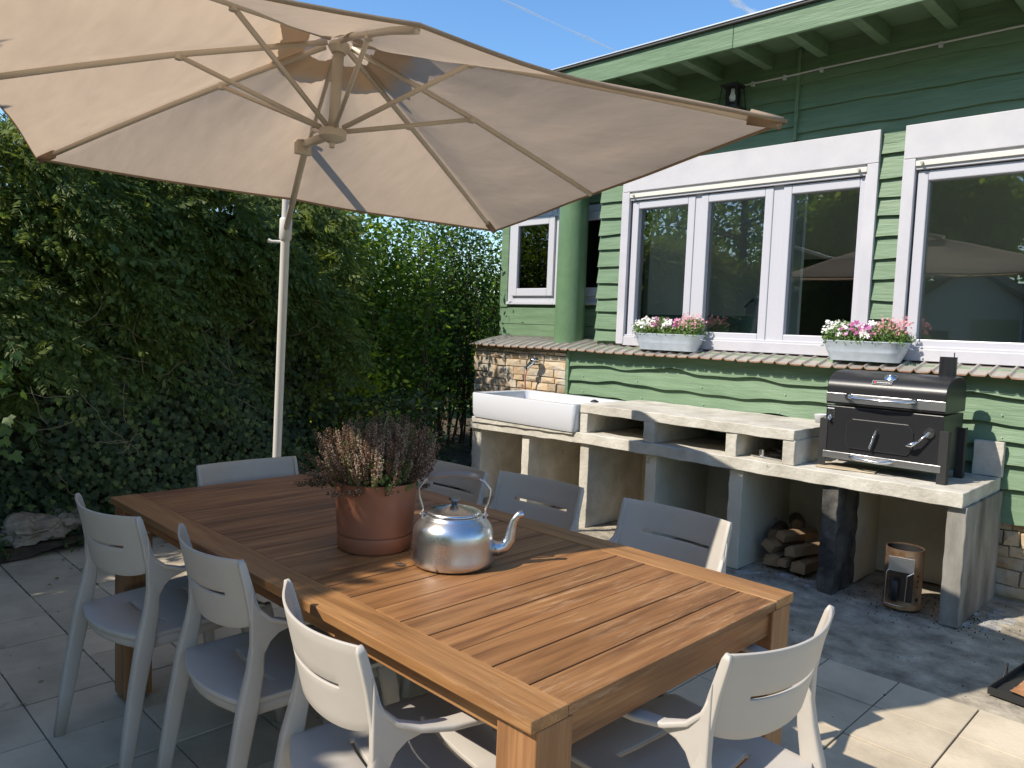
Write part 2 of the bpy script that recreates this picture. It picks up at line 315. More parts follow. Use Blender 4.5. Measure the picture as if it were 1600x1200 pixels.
# ---------------------------------------------------------------- chairs (front = +y local)
def seat_pt(u, v):
    # v 0 rear .. 1 front
    x = (u-.5)*(.425+.03*v); y = -.215+.44*v-.05*(1-(2*u-1)**2)*(1-v)**2
    z = .442-.012*math.cos((u-.5)*math.pi)*math.sin(v*math.pi)+.006*v-(.02*max(0, (v-.9)/.1)**2)
    return (x, y, z)
def back_pt(u, v):
    # v 0 bottom .. 1 top
    hw = .205+.010*v; x = (u*2-1)*hw
    y = -.187-.045*v-.055*(1-(2*u-1)**2)
    z = .648+.18*v-(.028*(1-(2*u-1)**4)*(1-v))-.007*(1-(2*u-1)**2)*v
    return (x, y, z)
def make_chair():
    c = thing('armchair', 'x', 'chair')
    def slot(i, j, nu, nv, js, a, b): return j in js and a <= i/nu < b
    ys = [0, .1, .2, .29, .315, .45, .6, .69, .715, .8, .9, 1]
    m = MB().grid(lambda u, v: seat_pt(u, ys[round(v*11)]), 24, 11, lambda i, j: (j in (3, 7)) and 5 <= i < 19)
    part(m, 'seat', CHAIRM, c, smooth=True, solid=.014, bevel=.003)
    ys2 = [0, .12, .25, .38, .46, .505, .63, .75, .88, 1]
    m = MB().grid(lambda u, v: back_pt(u, ys2[round(v*9)]), 30, 9, lambda i, j: j == 4 and 5 <= i < 25)
    part(m, 'backrest', CHAIRM, c, smooth=True, solid=.0065, bevel=.0015)
    for s in (-1, 1):
        pts = [(s*.232, -.285, 0), (s*.228, -.262, .15), (s*.224, -.238, .3), (s*.222, -.212, .44), (s*.219, -.193, .53), (s*.216, -.186, .60), (s*.214, -.19, .66), (s*.214, -.208, .74), (s*.215, -.229, .815), (s*.215, -.232, .828)]
        rad = [(.012, .016), (.014, .021), (.015, .024), (.016, .027), (.0145, .022), (.012, .018), (.009, .016), (.008, .012), (.0075, .010), (.005, .006)]
        part(MB().tube(pts, rad, 16, flat=.38, up=(1, 0, 0)), 'rear_leg', CHAIRM, c, smooth=True)
        pts = [(s*.222, .275, 0), (s*.22, .25, .2), (s*.218, .225, .36), (s*.216, .205, .44)]
        part(MB().tube(pts, [(.014, .018), (.016, .021), (.018, .026), (.016, .026)], 12, flat=.7, up=(1, 0, 0)), 'front_leg', CHAIRM, c, smooth=True)
        pts = [(s*.216, -.203, .735), (s*.219, -.184, .69), (s*.226, -.155, .662), (s*.238, -.11, .647), (s*.25, -.05, .643), (s*.256, .03, .645), (s*.256, .12, .649), (s*.25, .2, .652), (s*.249, .208, .651)]
        rad = [(.003, .005), (.005, .007), (.006, .009), (.0065, .015), (.0075, .021), (.007, .024), (.007, .024), (.007, .022), (.004, .018)]
        wp_ = [(-.206, .765), (-.196, .715), (-.178, .682), (-.15, .662), (-.115, .652), (-.07, .648), (-.07, .638), (-.105, .634), (-.135, .622), (-.155, .602), (-.167, .575), (-.172, .54), (-.205, .54)]
        wm = MB().prism(wp_, 0, s*.209, s*.227); wm.v = [(x+s*.022*max(0, (y+.17)/.1), y, z) for x, y, z in wm.v]; part(wm, 'arm_web', CHAIRM, c, smooth=True, bevel=.004, bseg=3, angle=30)
        part(MB().tube(pts, rad, 14, flat=.42, up=(0, 0, 1)), 'armrest', CHAIRM, c, smooth=True)
    m = MB()
    for s in (-1, 1): m.tube([(s*.205, -.2, .42), (s*.21, .21, .42)], [(.018, .006), (.018, .006)], 8, flat=.5, up=(0, 0, 1))
    m.tube([(-.2, .207, .42), (.2, .207, .42)], [(.016, .006)]*2, 8, flat=.5, up=(0, 0, 1))
    m.tube([(-.2+.4*k/8, -.2-.048*(1-(2*k/8-1)**2), .418) for k in range(9)], [(.016, .006)]*9, 8, flat=.5, up=(0, 0, 1))
    part(m, 'seat_frame', CHAIRM, c, smooth=True)
    return c
ch0 = make_chair()
G = 'light grey resin armchairs around the table'
chairs = [(-2.618, 1.04, 6, 'shaded light grey armchair at the table corner nearest the ivy and the rocks'),
          (-2.005, 1.12, -3, 'shaded armchair in the middle of the row of three facing the counter'),
          (-1.345, 1.08, -11, 'light grey armchair with its back in full sun, beside the table'),
          (-2.515, 1.965, 180, 'grey armchair half hidden behind the kettle and heather, before the concrete counter'),
          (-2.067, 2.06, 183, 'grey armchair whose back shows just right of the kettle lid, in full shade'),
          (-1.442, 2.06, 178.7, 'grey armchair on the counter side of the table with shadow edge crossing its back'),
          (-2.843, 1.521, -91, 'light grey armchair at the far end of the table in front of the parasol pole'),
          (-.915, 1.554, 87, 'pale armchair at the near end of the table, seen from behind')]
for i, (x, y, a, lab) in enumerate(chairs):
    c = ch0 if i == 0 else copy_tree(ch0)
    c.location = (x, y, 0); c.rotation_euler = (0, 0, math.radians(a)); tag(c, lab, 'chair', G)

# ---------------------------------------------------------------- kettle
def on_table(x, y): return (x, y, TZ+.001)
K = thing('kettle', 'old dented aluminium kettle with grey grip and curved spout on the table', 'kettle', on_table(-1.626, 1.432), math.atan2(.75, .66))
prof = [(.0, 0), (.108, 0), (.117, .006), (.119, .016), (.116, .03), (.1155, .075), (.115, .092), (.111, .108), (.101, .122), (.088, .132), (.083, .137), (.082, .141), (.076, .143), (.0, .144)]
part(MB().lathe(prof, seg=64), 'body', ALU, K, smooth=True)
kl = part(MB().lathe([(0, .143), (.073, .143), (.078, .146), (.078, .149), (.07, .153), (.05, .159), (.03, .163), (.02, .167), (.011, .169), (0, .169)], seg=48), 'lid', ALU, K, smooth=True)
part(MB().lathe([(0, .164), (.009, .165), (.007, .178), (.015, .181), (.017, .185), (.012, .189), (0, .19)], seg=20), 'knob', mat('dark_steel', (.3, .3, .3), .35, metal=1), kl, smooth=True)
sp = [(.108, 0, .045), (.13, 0, .042), (.15, 0, .05), (.163, 0, .072), (.167, 0, .1), (.172, 0, .125), (.186, 0, .143), (.2, 0, .147)]
part(MB().tube(sp, [.024, .021, .019, .017, .014, .012, .010, .0105], 18), 'spout', ALU, K, smooth=True)
hp = [(-.088, 0, .128), (-.09, 0, .16), (-.1, 0, .19), (-.102, 0, .215), (-.085, 0, .238), (-.05, 0, .252), (0, 0, .257), (.05, 0, .252), (.085, 0, .238), (.102, 0, .215), (.1, 0, .19), (.09, 0, .16), (.088, 0, .128)]
hd = part(MB().tube(hp, [(.0035, .0055)]*13, 8), 'handle', ALU, K, smooth=True)
part(MB().tube([(-.078, .0, .242), (-.05, 0, .253), (0, 0, .258), (.05, 0, .254), (.07, 0, .247)], [.008, .0095, .0105, .0095, .008], 12), 'grip', HANDLEP, hd, smooth=True)
for s in (-1, 1):
    m = MB().box(s*.09-.003, s*.09+.003, -.011, .011, .105, .15); m.tube([(s*.09-.008, 0, .14), (s*.09+.008, 0, .14)], .004, 8)
    part(m, 'handle_bracket', ALU, K, bevel=.001)

# ---------------------------------------------------------------- potted heather
P = thing('potted_heather', 'brown faded heather in a round terracotta pot on the table', 'plant', on_table(-1.9, 1.354), .3)
part(MB().lathe([(0, 0), (.107, 0), (.111, .004), (.1155, .043), (.115, .046), (.109, .0465), (.109, .0495), (.1135, .051), (.125, .203), (.125, .206), (.119, .206), (.115, .17), (0, .17)], seg=64), 'pot', TERRA, P, smooth='auto')
part(MB().lathe([(0, .18), (.116, .175)], seg=24), 'potting_soil', SOIL, P)
HB = leafmat('heather_florets', (.095, .048, .028), (.24, .13, .072), .15, (.5, .38, .27), .8); HG = leafmat('heather_green', (.05, .09, .02), (.16, .24, .06), .3)
OCT = ([(0, 0, 0), (.4, .5, 0), (0, .5, .4), (-.4, .5, 0), (0, .5, -.4), (0, 1, 0)], [(0, 1, 2), (0, 2, 3), (0, 3, 4), (0, 4, 1), (5, 2, 1), (5, 3, 2), (5, 4, 3), (5, 1, 4)])
fl_ = {0: ([], [], []), 1: ([], [], []), 2: ([], [], [])}; stem = MB()
for i in range(390):
    a = rnd.uniform(0, 2*math.pi); r = math.sqrt(rnd.random()); lean = r*(.075+.04*rnd.random()); L = rnd.uniform(.12, .245)*(1-.22*r*r)
    b = Vector((math.cos(a)*r*.09, math.sin(a)*r*.09, .17)); droop = (.08 if (r > .85 and rnd.random() < .25) else .0)
    if abs((a-math.pi+.1)) < .6 and r > .6: lean += .075; droop = .10
    tip = b+Vector((math.cos(a)*lean, math.sin(a)*lean, L-droop)); mid = (b+tip)/2+Vector((math.cos(a)*1.4, math.sin(a)*1.4, .5))*.02
    bez = lambda t: b*(1-t)**2+mid*2*t*(1-t)+tip*t*t
    if i % 3 == 0: stem.tube([bez(t) for t in (0, .35, .7, .95)], .0011, 4, cap=False)
    kind_ = 1 if rnd.random() < .1 else (2 if rnd.random() < .2 else 0); t0 = rnd.uniform(.25, .5)
    for k in range(70):
        t = t0+(1-t0)*k/70; p = bez(t); d = Vector((rnd.gauss(0, 1), rnd.gauss(0, 1), rnd.gauss(0, 1))).normalized(); ax = (bez(min(1, t+.05))-bez(t-.05)).normalized()
        d2 = (d-ax*d.dot(ax)).normalized()+ax*.5; q_ = fl_[kind_]; rr_ = .0035*(1-.6*t**4)
        q_[0].append(p+d2*rr_); q_[1].append(d2); q_[2].append(rnd.uniform(.005, .0078)*(1.15-.4*t))
fp, ff, fs = fl_[0]; gp, gf, gs = fl_[1]; pp_, pf_, ps_ = fl_[2]
for k in range(1500):
    a = rnd.uniform(0, 6.28); r = math.sqrt(rnd.random())*.13; gp.append(Vector((math.cos(a)*r, math.sin(a)*r, .185+rnd.random()*.09))); gf.append(Vector((rnd.gauss(0, 1), rnd.gauss(0, 1), 1.2))); gs.append(rnd.uniform(.014, .024))
A = np.array
part(stem, 'stems', BARK, P)
scatter('flower_spikes', *OCT, A(fp), A(ff), RNG.normal(size=(len(fp), 3)), A(fs), HB, P)
scatter('pale_flower_spikes', *OCT, A(pp_), A(pf_), RNG.normal(size=(len(pp_), 3)), A(ps_), leafmat('pale_florets', (.26, .17, .11), (.48, .36, .25), .15, (.6, .5, .38), .8), P)
scatter('foliage', *LEAF, A(gp), A(gf), RNG.normal(size=(len(gp), 3)), A(gs), HG, P)
# fallen bits beside the pot
cr_ = MB()
for k in range(16):
    a = rnd.uniform(0, 6.28); cr_.tube([(.02*math.cos(a)*rnd.random(), .012*math.sin(a), .001), (.02*math.cos(a+1), .014*math.sin(a+1), .003)], .0012, 5)
tag(part(cr_, 'fallen_heather', BARK, loc=on_table(-1.70, 1.30)), 'small brown crumbs of dried heather on the table between pot and kettle', 'dry leaves', kind='stuff')

# ---------------------------------------------------------------- parasol
PC = Vector((-2.768, 1.714, 2.159)); th = -.385; U = Vector((math.cos(th), math.sin(th), 0)); V = Vector((-math.sin(th), math.cos(th), 0)); ta, tb = .014, -.07
NR = Vector((-ta, -tb, 1)).normalized(); HW, HL, HH = 1.25, 1.22, .43
def can(i, j, up=0.0):
    r = max(abs(i), abs(j)); q = PC+U*i*HW+V*j*HL; q.z += ta*(q.x-PC.x)+tb*(q.y-PC.y)
    ang = math.atan2(j, i); k = (ang/(math.pi/4)) % 1; sagp = math.sin(math.pi*k)
    h = HH*(1-r)*(1+.12*r)-.055*sagp*math.sin(math.pi*min(r, 1)**.8)*.9
    edge = -.018*sagp*r**6
    d = (q-PC); q2 = PC+d*(1-.028*sagp*r**3)
    wr = .0035*math.sin(ang*38+r*9)*max(0, 1-abs(r-.35)*2.2)+.003*math.sin(r*34+ang*7)*sagp*r
    return q2+NR*(h+edge+up+wr)
S = thing('cantilever_parasol', 'large square beige cantilever parasol spread over the table', 'parasol', (-4.46, 2.39, 0))
def LS(mb): mb.v = [(a+4.46, b-2.39, c) for a, b, c in mb.v]; return mb
FAB = bpy.data.materials.new('beige_canvas'); FAB.use_nodes = True; n_ = FAB.node_tree.nodes; l_ = FAB.node_tree.links; p_ = n_['Principled BSDF']; p_.inputs['Base Color'].default_value = (.46, .36, .26, 1); p_.inputs['Roughness'].default_value = .85
t_ = n_.new('ShaderNodeBsdfTranslucent'); t_.inputs[0].default_value = (.55, .42, .30, 1); x_ = n_.new('ShaderNodeMixShader'); x_.inputs[0].default_value = .5
tc_ = n_.new('ShaderNodeTexCoord'); nz_ = n_.new('ShaderNodeTexNoise'); nz_.inputs['Scale'].default_value = 6; nz_.inputs['Detail'].default_value = 12; mp_ = n_.new('ShaderNodeMapping'); mp_.inputs['Scale'].default_value = (1, 3, 1)
l_.new(tc_.outputs['Object'], mp_.inputs[0]); l_.new(mp_.outputs[0], nz_.inputs[0]); bp_ = n_.new('ShaderNodeBump'); bp_.inputs['Strength'].default_value = .3; bp_.inputs['Distance'].default_value = .008
l_.new(nz_.outputs[0], bp_.inputs['Height']); l_.new(bp_.outputs[0], p_.inputs['Normal']); l_.new(bp_.outputs[0], t_.inputs['Normal'])
mrf = n_.new('ShaderNodeMapRange'); mrf.inputs[1].default_value = .3; mrf.inputs[2].default_value = .7; mrf.inputs[3].default_value = .93; mrf.inputs[4].default_value = 1.05; hsf = n_.new('ShaderNodeHueSaturation'); hsf.inputs['Color'].default_value = (.55, .42, .30, 1)
l_.new(nz_.outputs[0], mrf.inputs[0]); l_.new(mrf.outputs[0], hsf.inputs['Value']); l_.new(hsf.outputs[0], t_.inputs[0])
l_.new(p_.outputs[0], x_.inputs[1]); l_.new(t_.outputs[0], x_.inputs[2]); l_.new(x_.outputs[0], n_['Material Output'].inputs[0])
CAPF = FAB.copy(); CAPF.name = 'vent_canvas'
for nd in CAPF.node_tree.nodes:
    if nd.type == 'HUE_SAT': nd.inputs['Color'].default_value = (.58, .45, .33, 1)
def ring(m, r0, r1, nr, ns, up=0, cr=None):
    # concentric squares
    def pt(r, s):
        s = s % 8; k = int(s); f = s-k
        P8 = [(1, 0), (1, 1), (0, 1), (-1, 1), (-1, 0), (-1, -1), (0, -1), (1, -1)]
        a, b = P8[k], P8[(k+1) % 8]; return can(r*(a[0]+(b[0]-a[0])*f), r*(a[1]+(b[1]-a[1])*f), up(r, s) if callable(up) else up)
    N = 8*ns
    vs = [pt(r0+(r1-r0)*i/nr, 8*k/N) for i in range(nr+1) for k in range(N)]
    return m.add(vs, [(i*N+k, i*N+(k+1) % N, (i+1)*N+(k+1) % N, (i+1)*N+k) for i in range(nr) for k in range(N)])
part(LS(ring(MB(), .105, 1, 26, 12)), 'canopy', FAB, S, smooth=True)
part(LS(ring(MB(), .02, .215, 6, 12, up=lambda r, s: .03+.012*math.sin(s*9)*r/.22)), 'vent_cap', CAPF, S, smooth=True)
m = MB()
P8 = [(1, 0), (1, 1), (0, 1), (-1, 1), (-1, 0), (-1, -1), (0, -1), (1, -1)]
N = 96; hem = []
for k in range(N):
    s = 8*k/N; kk = int(s); f = s-kk; a, b = P8[kk], P8[(kk+1) % 8]; hem.append(can(a[0]+(b[0]-a[0])*f, a[1]+(b[1]-a[1])*f))
m.add([p for p in hem]+[p-NR*.012-(p-PC).normalized()*.004 for p in hem], [(k, (k+1) % N, N+(k+1) % N, N+k) for k in range(N)])
part(LS(m), 'hem', FAB, S, smooth=True, solid=.0015)
RUN = PC+NR*.04; TOP = PC+NR*.40
for i, j in P8:
    r0, r1 = .03, .985
    dn = -NR*.02
    pts = [can(i*t, j*t)+dn+NR*(.05*0) for t in (.04, .25, .5, .75, .985)]
    rb = part(LS(MB().tube(pts, [(.0115, .009)]*5, 8, flat=.6)), 'rib', FRAMEM, S, smooth=True)
    tt = .345 if (i and j) else .48
    e = can(i*tt, j*tt)+dn*1.3; d = (e-RUN).normalized()
    part(LS(MB().tube([RUN+d*.05, e], [(.0095, .008)]*2, 8, flat=.6)), 'strut', FRAMEM, S, smooth=True)
    part(LS(MB().tube([e-NR*.014, e+NR*.012], .014, 8)), 'hinge', FRAMEM, S)
    if i and j:
        e2 = can(i*.99, j*.99); part(LS(MB().tube([can(i*.93, j*.93)-NR*.018, e2-NR*.016], [(.026, .012), (.02, .01)], 8)), 'corner_pocket', FAB, S, smooth=True)
bt = Matrix.Rotation(0, 3, 'X')
part(LS(MB().tube([PC+NR*.03, PC+NR*.41], .022, 16)), 'centre_tube', FRAMEM, S, smooth=True)
part(LS(MB().tube([PC+NR*.0, PC+NR*.012, PC+NR*.02, PC+NR*.05, PC+NR*.055], [.02, .045, .055, .055, .03], 20)), 'hub', FRAMEM, S, smooth='auto')
part(LS(MB().tube([PC-NR*.02, PC+NR*.01], .011, 10)), 'hub_knob', FRAMEM, S, smooth='auto')
part(LS(MB().tube([PC+NR*.36, PC+NR*.385, PC+NR*.40], [.03, .045, .04], 16)), 'top_hub', FRAMEM, S, smooth='auto')
PT = Vector((-4.158, 2.277, 2.06)); PB = Vector((-4.46, 2.39, 0)); pd = (PT-PB).normalized(); PTOP = PT+pd*.48
part(LS(MB().tube([PB, PTOP], .026, 20)), 'pole', POLE, S, smooth='auto')
part(LS(MB().tube([PT-pd*.16, PT-pd*.15, PT-pd*.04, PT-pd*.03], [.03, .036, .036, .03], 16)), 'sleeve', POLE, S, smooth='auto')
side = Vector((-.72, -.69, 0)).normalized()
part(LS(MB().tube([PT-pd*.17, PT-pd*.17+side*.08, PT-pd*.165+side*.1], [.01, .009, .014], 10)), 'clamp_knob', POLE, S, smooth='auto')
BR = PC-U*.72; BR.z = 2.30
part(LS(MB().tube([PT-pd*.09+U*.03, BR], .017, 12)), 'support_strut', FRAMEM, S, smooth=True)
part(LS(MB().tube([RUN-U*.03, BR+Vector((0, 0, .0)), PTOP], [(.02, .014)]*3, 10, flat=.6)), 'arm', FRAMEM, S, smooth=True)
part(LS(MB().box(BR.x-.05, BR.x-.02, BR.y-.04, BR.y+.04, BR.z-.05, BR.z+.05)), 'bracket', FRAMEM, S, bevel=.003)
part(LS(MB().box(-4.96, -3.96, 2.0, 2.78, .005, .09)), 'base', mat('base_slab', (.16, .155, .15), .9, bump=.4), S, bevel=.01)

# ---------------------------------------------------------------- house
H = thing('wooden_house', 'green weatherboarded house with white window casings and deep eaves', 'house', (-2, 5.2, 0))
def LH(mb): mb.v = [(a+2, b-5.2, c) for a, b, c in mb.v]; return mb
def hp_(mb, name, m, parent=None, **k):
    return part(LH(mb), name, m, parent or H, **k)
def boards(mb, x0, x1, edges, top, y, seed, amp=.012, pr=.026, step=.04):
    """waney-edged lap boards; edges = heights of the lower edges from the top down"""
    zt = top
    for b, ze in enumerate(edges):
        n = max(2, int((x1-x0)/step)); fr, bk, tp = [], [], []
        s = seed+b*1.7
        for i in range(n+1):
            x = x0+(x1-x0)*i/n; d = amp*wob(x*1.6, s)+.3*amp*math.sin(x*9+s*3)
            fr.append((x, y-pr+.003*wob(x*3, s), ze+d)); bk.append((x, y+.004, ze+d+.002)); tp.append((x, y-.006, zt+.02))
        N = n+1
        mb.add(fr+bk+tp, [(i, i+1, N+i+1, N+i) for i in range(n)]+[(i, 2*N+i, 2*N+i+1, i+1) for i in range(n)])
        mb.add([fr[0], bk[0], tp[0], (x0, y+.004, zt+.02)], [(0, 1, 3, 2)]); mb.add([fr[-1], bk[-1], tp[-1], (x1, y+.004, zt+.02)], [(0, 1, 3, 2)])
        zt = ze
    return mb
YW = 5.225
# backing walls (behind boards) with openings for the windows
m = MB().box(-4.14, 3, YW+.003, YW+.08, 2.62, 3.45); m.box(-4.14, -3.86, YW+.003, YW+.08, 1.3, 2.62); m.box(-1.9, -1.7, YW+.003, YW+.08, 1.3, 2.62); m.box(-4.30, 3, 5.125, YW+.08, .3, 1.27); m.box(-4.14, -4.10, YW+.09, 5.56, 1.3, 3.45)
hp_(m, 'wall', GREEN)
hp_(boards(MB(), -2.455, 3, [3.19, 3.015, 2.86, 2.70], 3.43, YW, 1.0, amp=.008), 'weatherboards', GREEN)
hp_(boards(MB(), -4.14, -2.475, [3.21, 3.10, 3.01, 2.90, 2.78, 2.66], 3.43, YW, 5.0, amp=.008), 'weatherboards', GREEN)
hp_(boards(MB(), -1.885, -1.735, [2.642, 2.491, 2.362, 2.245, 2.115, 1.979, 1.84, 1.704, 1.585, 1.46, 1.35], 2.78, YW, 3.1, amp=.008, pr=.034, step=.02), 'weatherboards', GREEN)
hp_(boards(MB(), -4.15, -3.895, [2.52, 2.393, 2.253, 2.125, 1.985, 1.85, 1.722, 1.598, 1.458, 1.36], 2.7, YW, 9.2, amp=.01, pr=.034, step=.02), 'weatherboards', GREEN)
hp_(boards(MB(), -4.31, 3, [1.145, 1.01, .885, .76, .63, .455], 1.29, 5.115, 6.3, amp=.024, pr=.044), 'weatherboards', GREEN)
m = MB()
for b_, zz in enumerate((1.19, 1.06, .93, .80, .67)):
    for k in range(8):
        x = -4.2+k*.62+.05*math.sin(k*5+b_); m.tube([(x, 5.098-.03, zz-.01), (x, 5.0745-.012*0, zz-.01)], .004, 6)
hp_(m, 'nail_heads', PLAST)
hp_(MB().box(-4.345, -4.312, 5.06, 5.14, .86, 1.262), 'corner_board', GREEN, bevel=.003)
hp_(MB().box(-2.475, -2.45, 5.188, 5.215, 2.81, 3.43), 'cover_strip', GREEN, bevel=.002)
# recess on the left
YR = 5.5
def frect(mb, x0, x1, z0, z1, wd, y0, y1):
    mb.box(x0, x0+wd, y0, y1, z0, z1); mb.box(x1-wd, x1, y0, y1, z0, z1); mb.box(x0+wd, x1-wd, y0, y1, z0, z0+wd); mb.box(x0+wd, x1-wd, y0, y1, z1-wd, z1); return mb
m = MB().box(-5.62, -4.0, YR+.02, YR+.08, 1.3, 1.72); m.box(-5.62, -4.0, YR+.02, YR+.08, 2.58, 3.45); m.box(-5.66, -5.6, YR+.02, 8.5, 0, 3.45); hp_(m, 'wall', GREEN)
m = MB().box(-5.62, -4.0, YR, YR+.018, 1.33, 1.475); m.box(-5.62, -4.0, YR-.004, YR+.016, 1.478, 1.64); hp_(m, 'lower_panel', GREEN, bevel=.004)
hp_(MB().box(-5.635, -5.53, YR-.015, YR+.02, 1.645, 3.4), 'corner_post', GREEN, bevel=.004)
hp_(MB().box(-5.53, -4.0, YR-.01, YR+.02, 2.60, 3.4), 'upper_panel', GREEN)
wf = hp_(frect(MB(), -5.525, -4.9, 1.70, 2.58, .06, YR-.01, YR+.05), 'window', PVC, bevel=.004)
hp_(frect(MB(), -5.46, -4.905, 1.755, 2.515, .075, YR-.035, YR+.02), 'sash', PVC, wf, bevel=.006)
hp_(MB().box(-5.39, -4.975, YR-.008, YR-.004, 1.825, 2.45), 'pane', GLASS, wf)
hp_(MB().box(-5.53, -4.9, YR-.03, YR, 1.672, 1.70), 'sill', PVC, wf, bevel=.004)
wf2 = hp_(frect(MB(), -4.9, -4.05, 1.70, 2.58, .06, YR-.01, YR+.05), 'window', PVC, bevel=.004)
hp_(frect(MB(), -4.85, -4.1, 1.755, 2.515, .075, YR-.035, YR+.02), 'sash', PVC, wf2, bevel=.006)
hp_(MB().box(-4.78, -4.17, YR-.008, YR-.004, 1.825, 2.45), 'pane', GLASS, wf2)
hp_(MB().box(-4.9, -4.05, YR-.03, YR, 1.672, 1.70), 'sill', PVC, wf2, bevel=.004)
hp_(MB().lathe([(.135, 1.31), (.133, 1.8), (.131, 2.6), (.131, 3.44)], (-4.53, 5.3, 0), 40), 'column', GREENP, smooth='auto')
# ledge of corrugated sheet on top of the lower wall
def ledge(u, v):
    x = -5.52+8.5*u; y = 4.985+v*.56; c = (x/.098) % 1; r = .019*max(0, math.cos((c-.5)*2*math.pi))**6
    return (x, y, 1.268+.06*min(v*.56, .3)/.25+.035*max(0, v*.56-.3)+r+.004*wob(x*2, 1)*(1-v))
hp_(MB().grid(ledge, 1040, 3), 'ledge_sheet', CORR, solid=.003)
hp_(MB().grid(lambda u, v: (lambda p: (p[0], p[1]-.0035, p[2]-.008*v+.001))(ledge(u*.999, 0)), 1040, 1), 'rusty_drip_edge', RUST)
# window units
def ay(x, z, y): return x*y/5.2, CZ+(z-CZ)*y/5.2
def winunit(x0, x1, glass, name_first=True):
    W = hp_(frect(MB(), *ay(x0, 0, 5.22)[:1], ay(x1, 0, 5.22)[0], 1.345, ay(0, 2.585, 5.22)[1], .075, 5.185, 5.27), 'window', WHITE, bevel=.003)
    hp_(MB().box(x0-.0, x1+.0, 5.168, 5.2, 2.585, 2.792), 'head_board', WHITE, W, bevel=.003)
    hp_(MB().box(x0-.0, x0+.07, 5.17, 5.2, 1.34, 2.583), 'casing', WHITE, W, bevel=.003)
    hp_(MB().box(x1-.07, x1+.0, 5.17, 5.2, 1.34, 2.583), 'casing', WHITE, W, bevel=.003)
    hp_(MB().box(x0+.072, x1-.072, 5.172, 5.2, 2.535, 2.567), 'blind_rail', CREAM, W, bevel=.002)
    for xx in (x0+.11, x1-.12): hp_(MB().tube([(xx, 5.15, 2.548), (xx, 5.19, 2.562)], .009, 10), 'rail_knob', CREAM, W)
    hp_(MB().box(x0+.06, x1-.06, 5.176, 5.22, 1.33, 1.403), 'bottom_board', WHITE, W, bevel=.003)
    for gx0, gx1 in glass:
        a, _ = ay(gx0, 0, 5.25); b, _ = ay(gx1, 0, 5.25); z0, z1 = 1.462, 2.458
        s = hp_(frect(MB(), a-.062, b+.062, z0-.06, z1+.05, .062, 5.205, 5.268), 'sash', PVC, W, bevel=.006)
        hp_(MB().box(a-.065, b+.065, 5.19, 5.215, z0-.066, z0-.048), 'sill', PVC, W, bevel=.004)
        hp_(MB().box(a-.005, b+.005, 5.25, 5.256, z0-.005, z1+.005), 'pane', GLASS, s)
    gs = sorted(glass)
    ed = [x0+.075]+sum([[ay(a, 0, 5.25)[0]-.058, ay(b, 0, 5.25)[0]+.058] for a, b in gs], [])+[x1-.075]
    for k in range(0, len(ed), 2):
        if ed[k+1]-ed[k] > .01: hp_(MB().box(ed[k], ed[k+1], 5.215, 5.262, 1.40, 2.52), 'mullion', PVC, W, bevel=.004)
    return W
winunit(-3.9, -1.878, [(-3.72, -3.262), (-3.087, -2.634), (-2.438, -1.98)])
winunit(-1.728, 1.4, [(-1.572, -.3), (-.12, 1.15)])
# eaves
hp_(MB().box(-6.2, -2.69, 4.68, 4.705, 3.34, 3.492), 'fascia', GREEN, bevel=.003)
hp_(MB().box(-2.687, 3, 4.68, 4.707, 3.338, 3.49), 'fascia', GREEN, bevel=.003)
for x in np.arange(-5.1, 3, .3925): hp_(MB().box(x+.02, x+.085, 4.708, 5.23, 3.34, 3.438), 'rafter', GREEN, bevel=.004)
hp_(MB().box(-6.2, 3, 4.708, 5.55, 3.439, 3.455), 'soffit', GREEN)
m = MB().box(-6.3, 3.2, 4.68, 5.8, 3.494, 3.516); m.box(-6.3, 3.2, 6.9, 8.6, 3.494, 3.516); hp_(MB().add([(-6.3, 5.8, 3.505), (3.2, 5.8, 3.505), (3.2, 6.9, 3.505), (-6.3, 6.9, 3.505)], [(0, 1, 2, 3)]), 'added_light_pane', GLASS); hp_(m, 'roof', ROOFM)  # roof opening and its pane are added to let daylight into the room
hp_(MB().box(-6.3, 3.2, 4.655, 4.679, 3.494, 3.508), 'roof_trim', ROOFM, bevel=.002); hp_(MB().box(-6.3, 3.2, 4.648, 4.662, 3.509, 3.518), 'roof_trim', ZINC, bevel=.002)
# conduit and lamp
cd = hp_(MB().tube([(-2.87, 5.187, 3.258), (-2.5, 5.187, 3.258), (-2.3, 5.185, 3.262), (1.8, 5.187, 3.268)], .007, 10), 'conduit', PLAST)
for x in (-2.80, -2.56, -2.30, -1.57, -.9): hp_(MB().box(x-.012, x+.012, 5.178, 5.2, 3.238, 3.27), 'clip', PLAST, cd, bevel=.002)
lm = hp_(MB().box(-3.0, -2.9, 5.16, 5.2, 3.08, 3.24), 'wall_lamp', BLACKR, bevel=.004)
m = MB()
for sx in (-1, 1):
    for sy in (-1, 1): m.tube([(-2.9+sx*.055, 5.09+sy*.055, 3.225), (-2.9+sx*.07, 5.09+sy*.07, 3.08)], .005, 6)
m.box(-2.965, -2.835, 5.025, 5.155, 3.225, 3.24); m.tube([(-2.9, 5.09, 3.24), (-2.9, 5.17, 3.24)], .008, 8); m.box(-2.975, -2.825, 5.015, 5.165, 3.068, 3.08)
hp_(m, 'lantern_cage', BLACKR, lm)
hp_(MB().lathe([(0, 0), (.018, .005), (.024, .03), (.014, .06), (.013, .09), (0, .09)], (-2.9, 5.09, 3.125), 16), 'bulb', mat('bulb_glass', (.75, .75, .72), .1), lm, smooth=True)
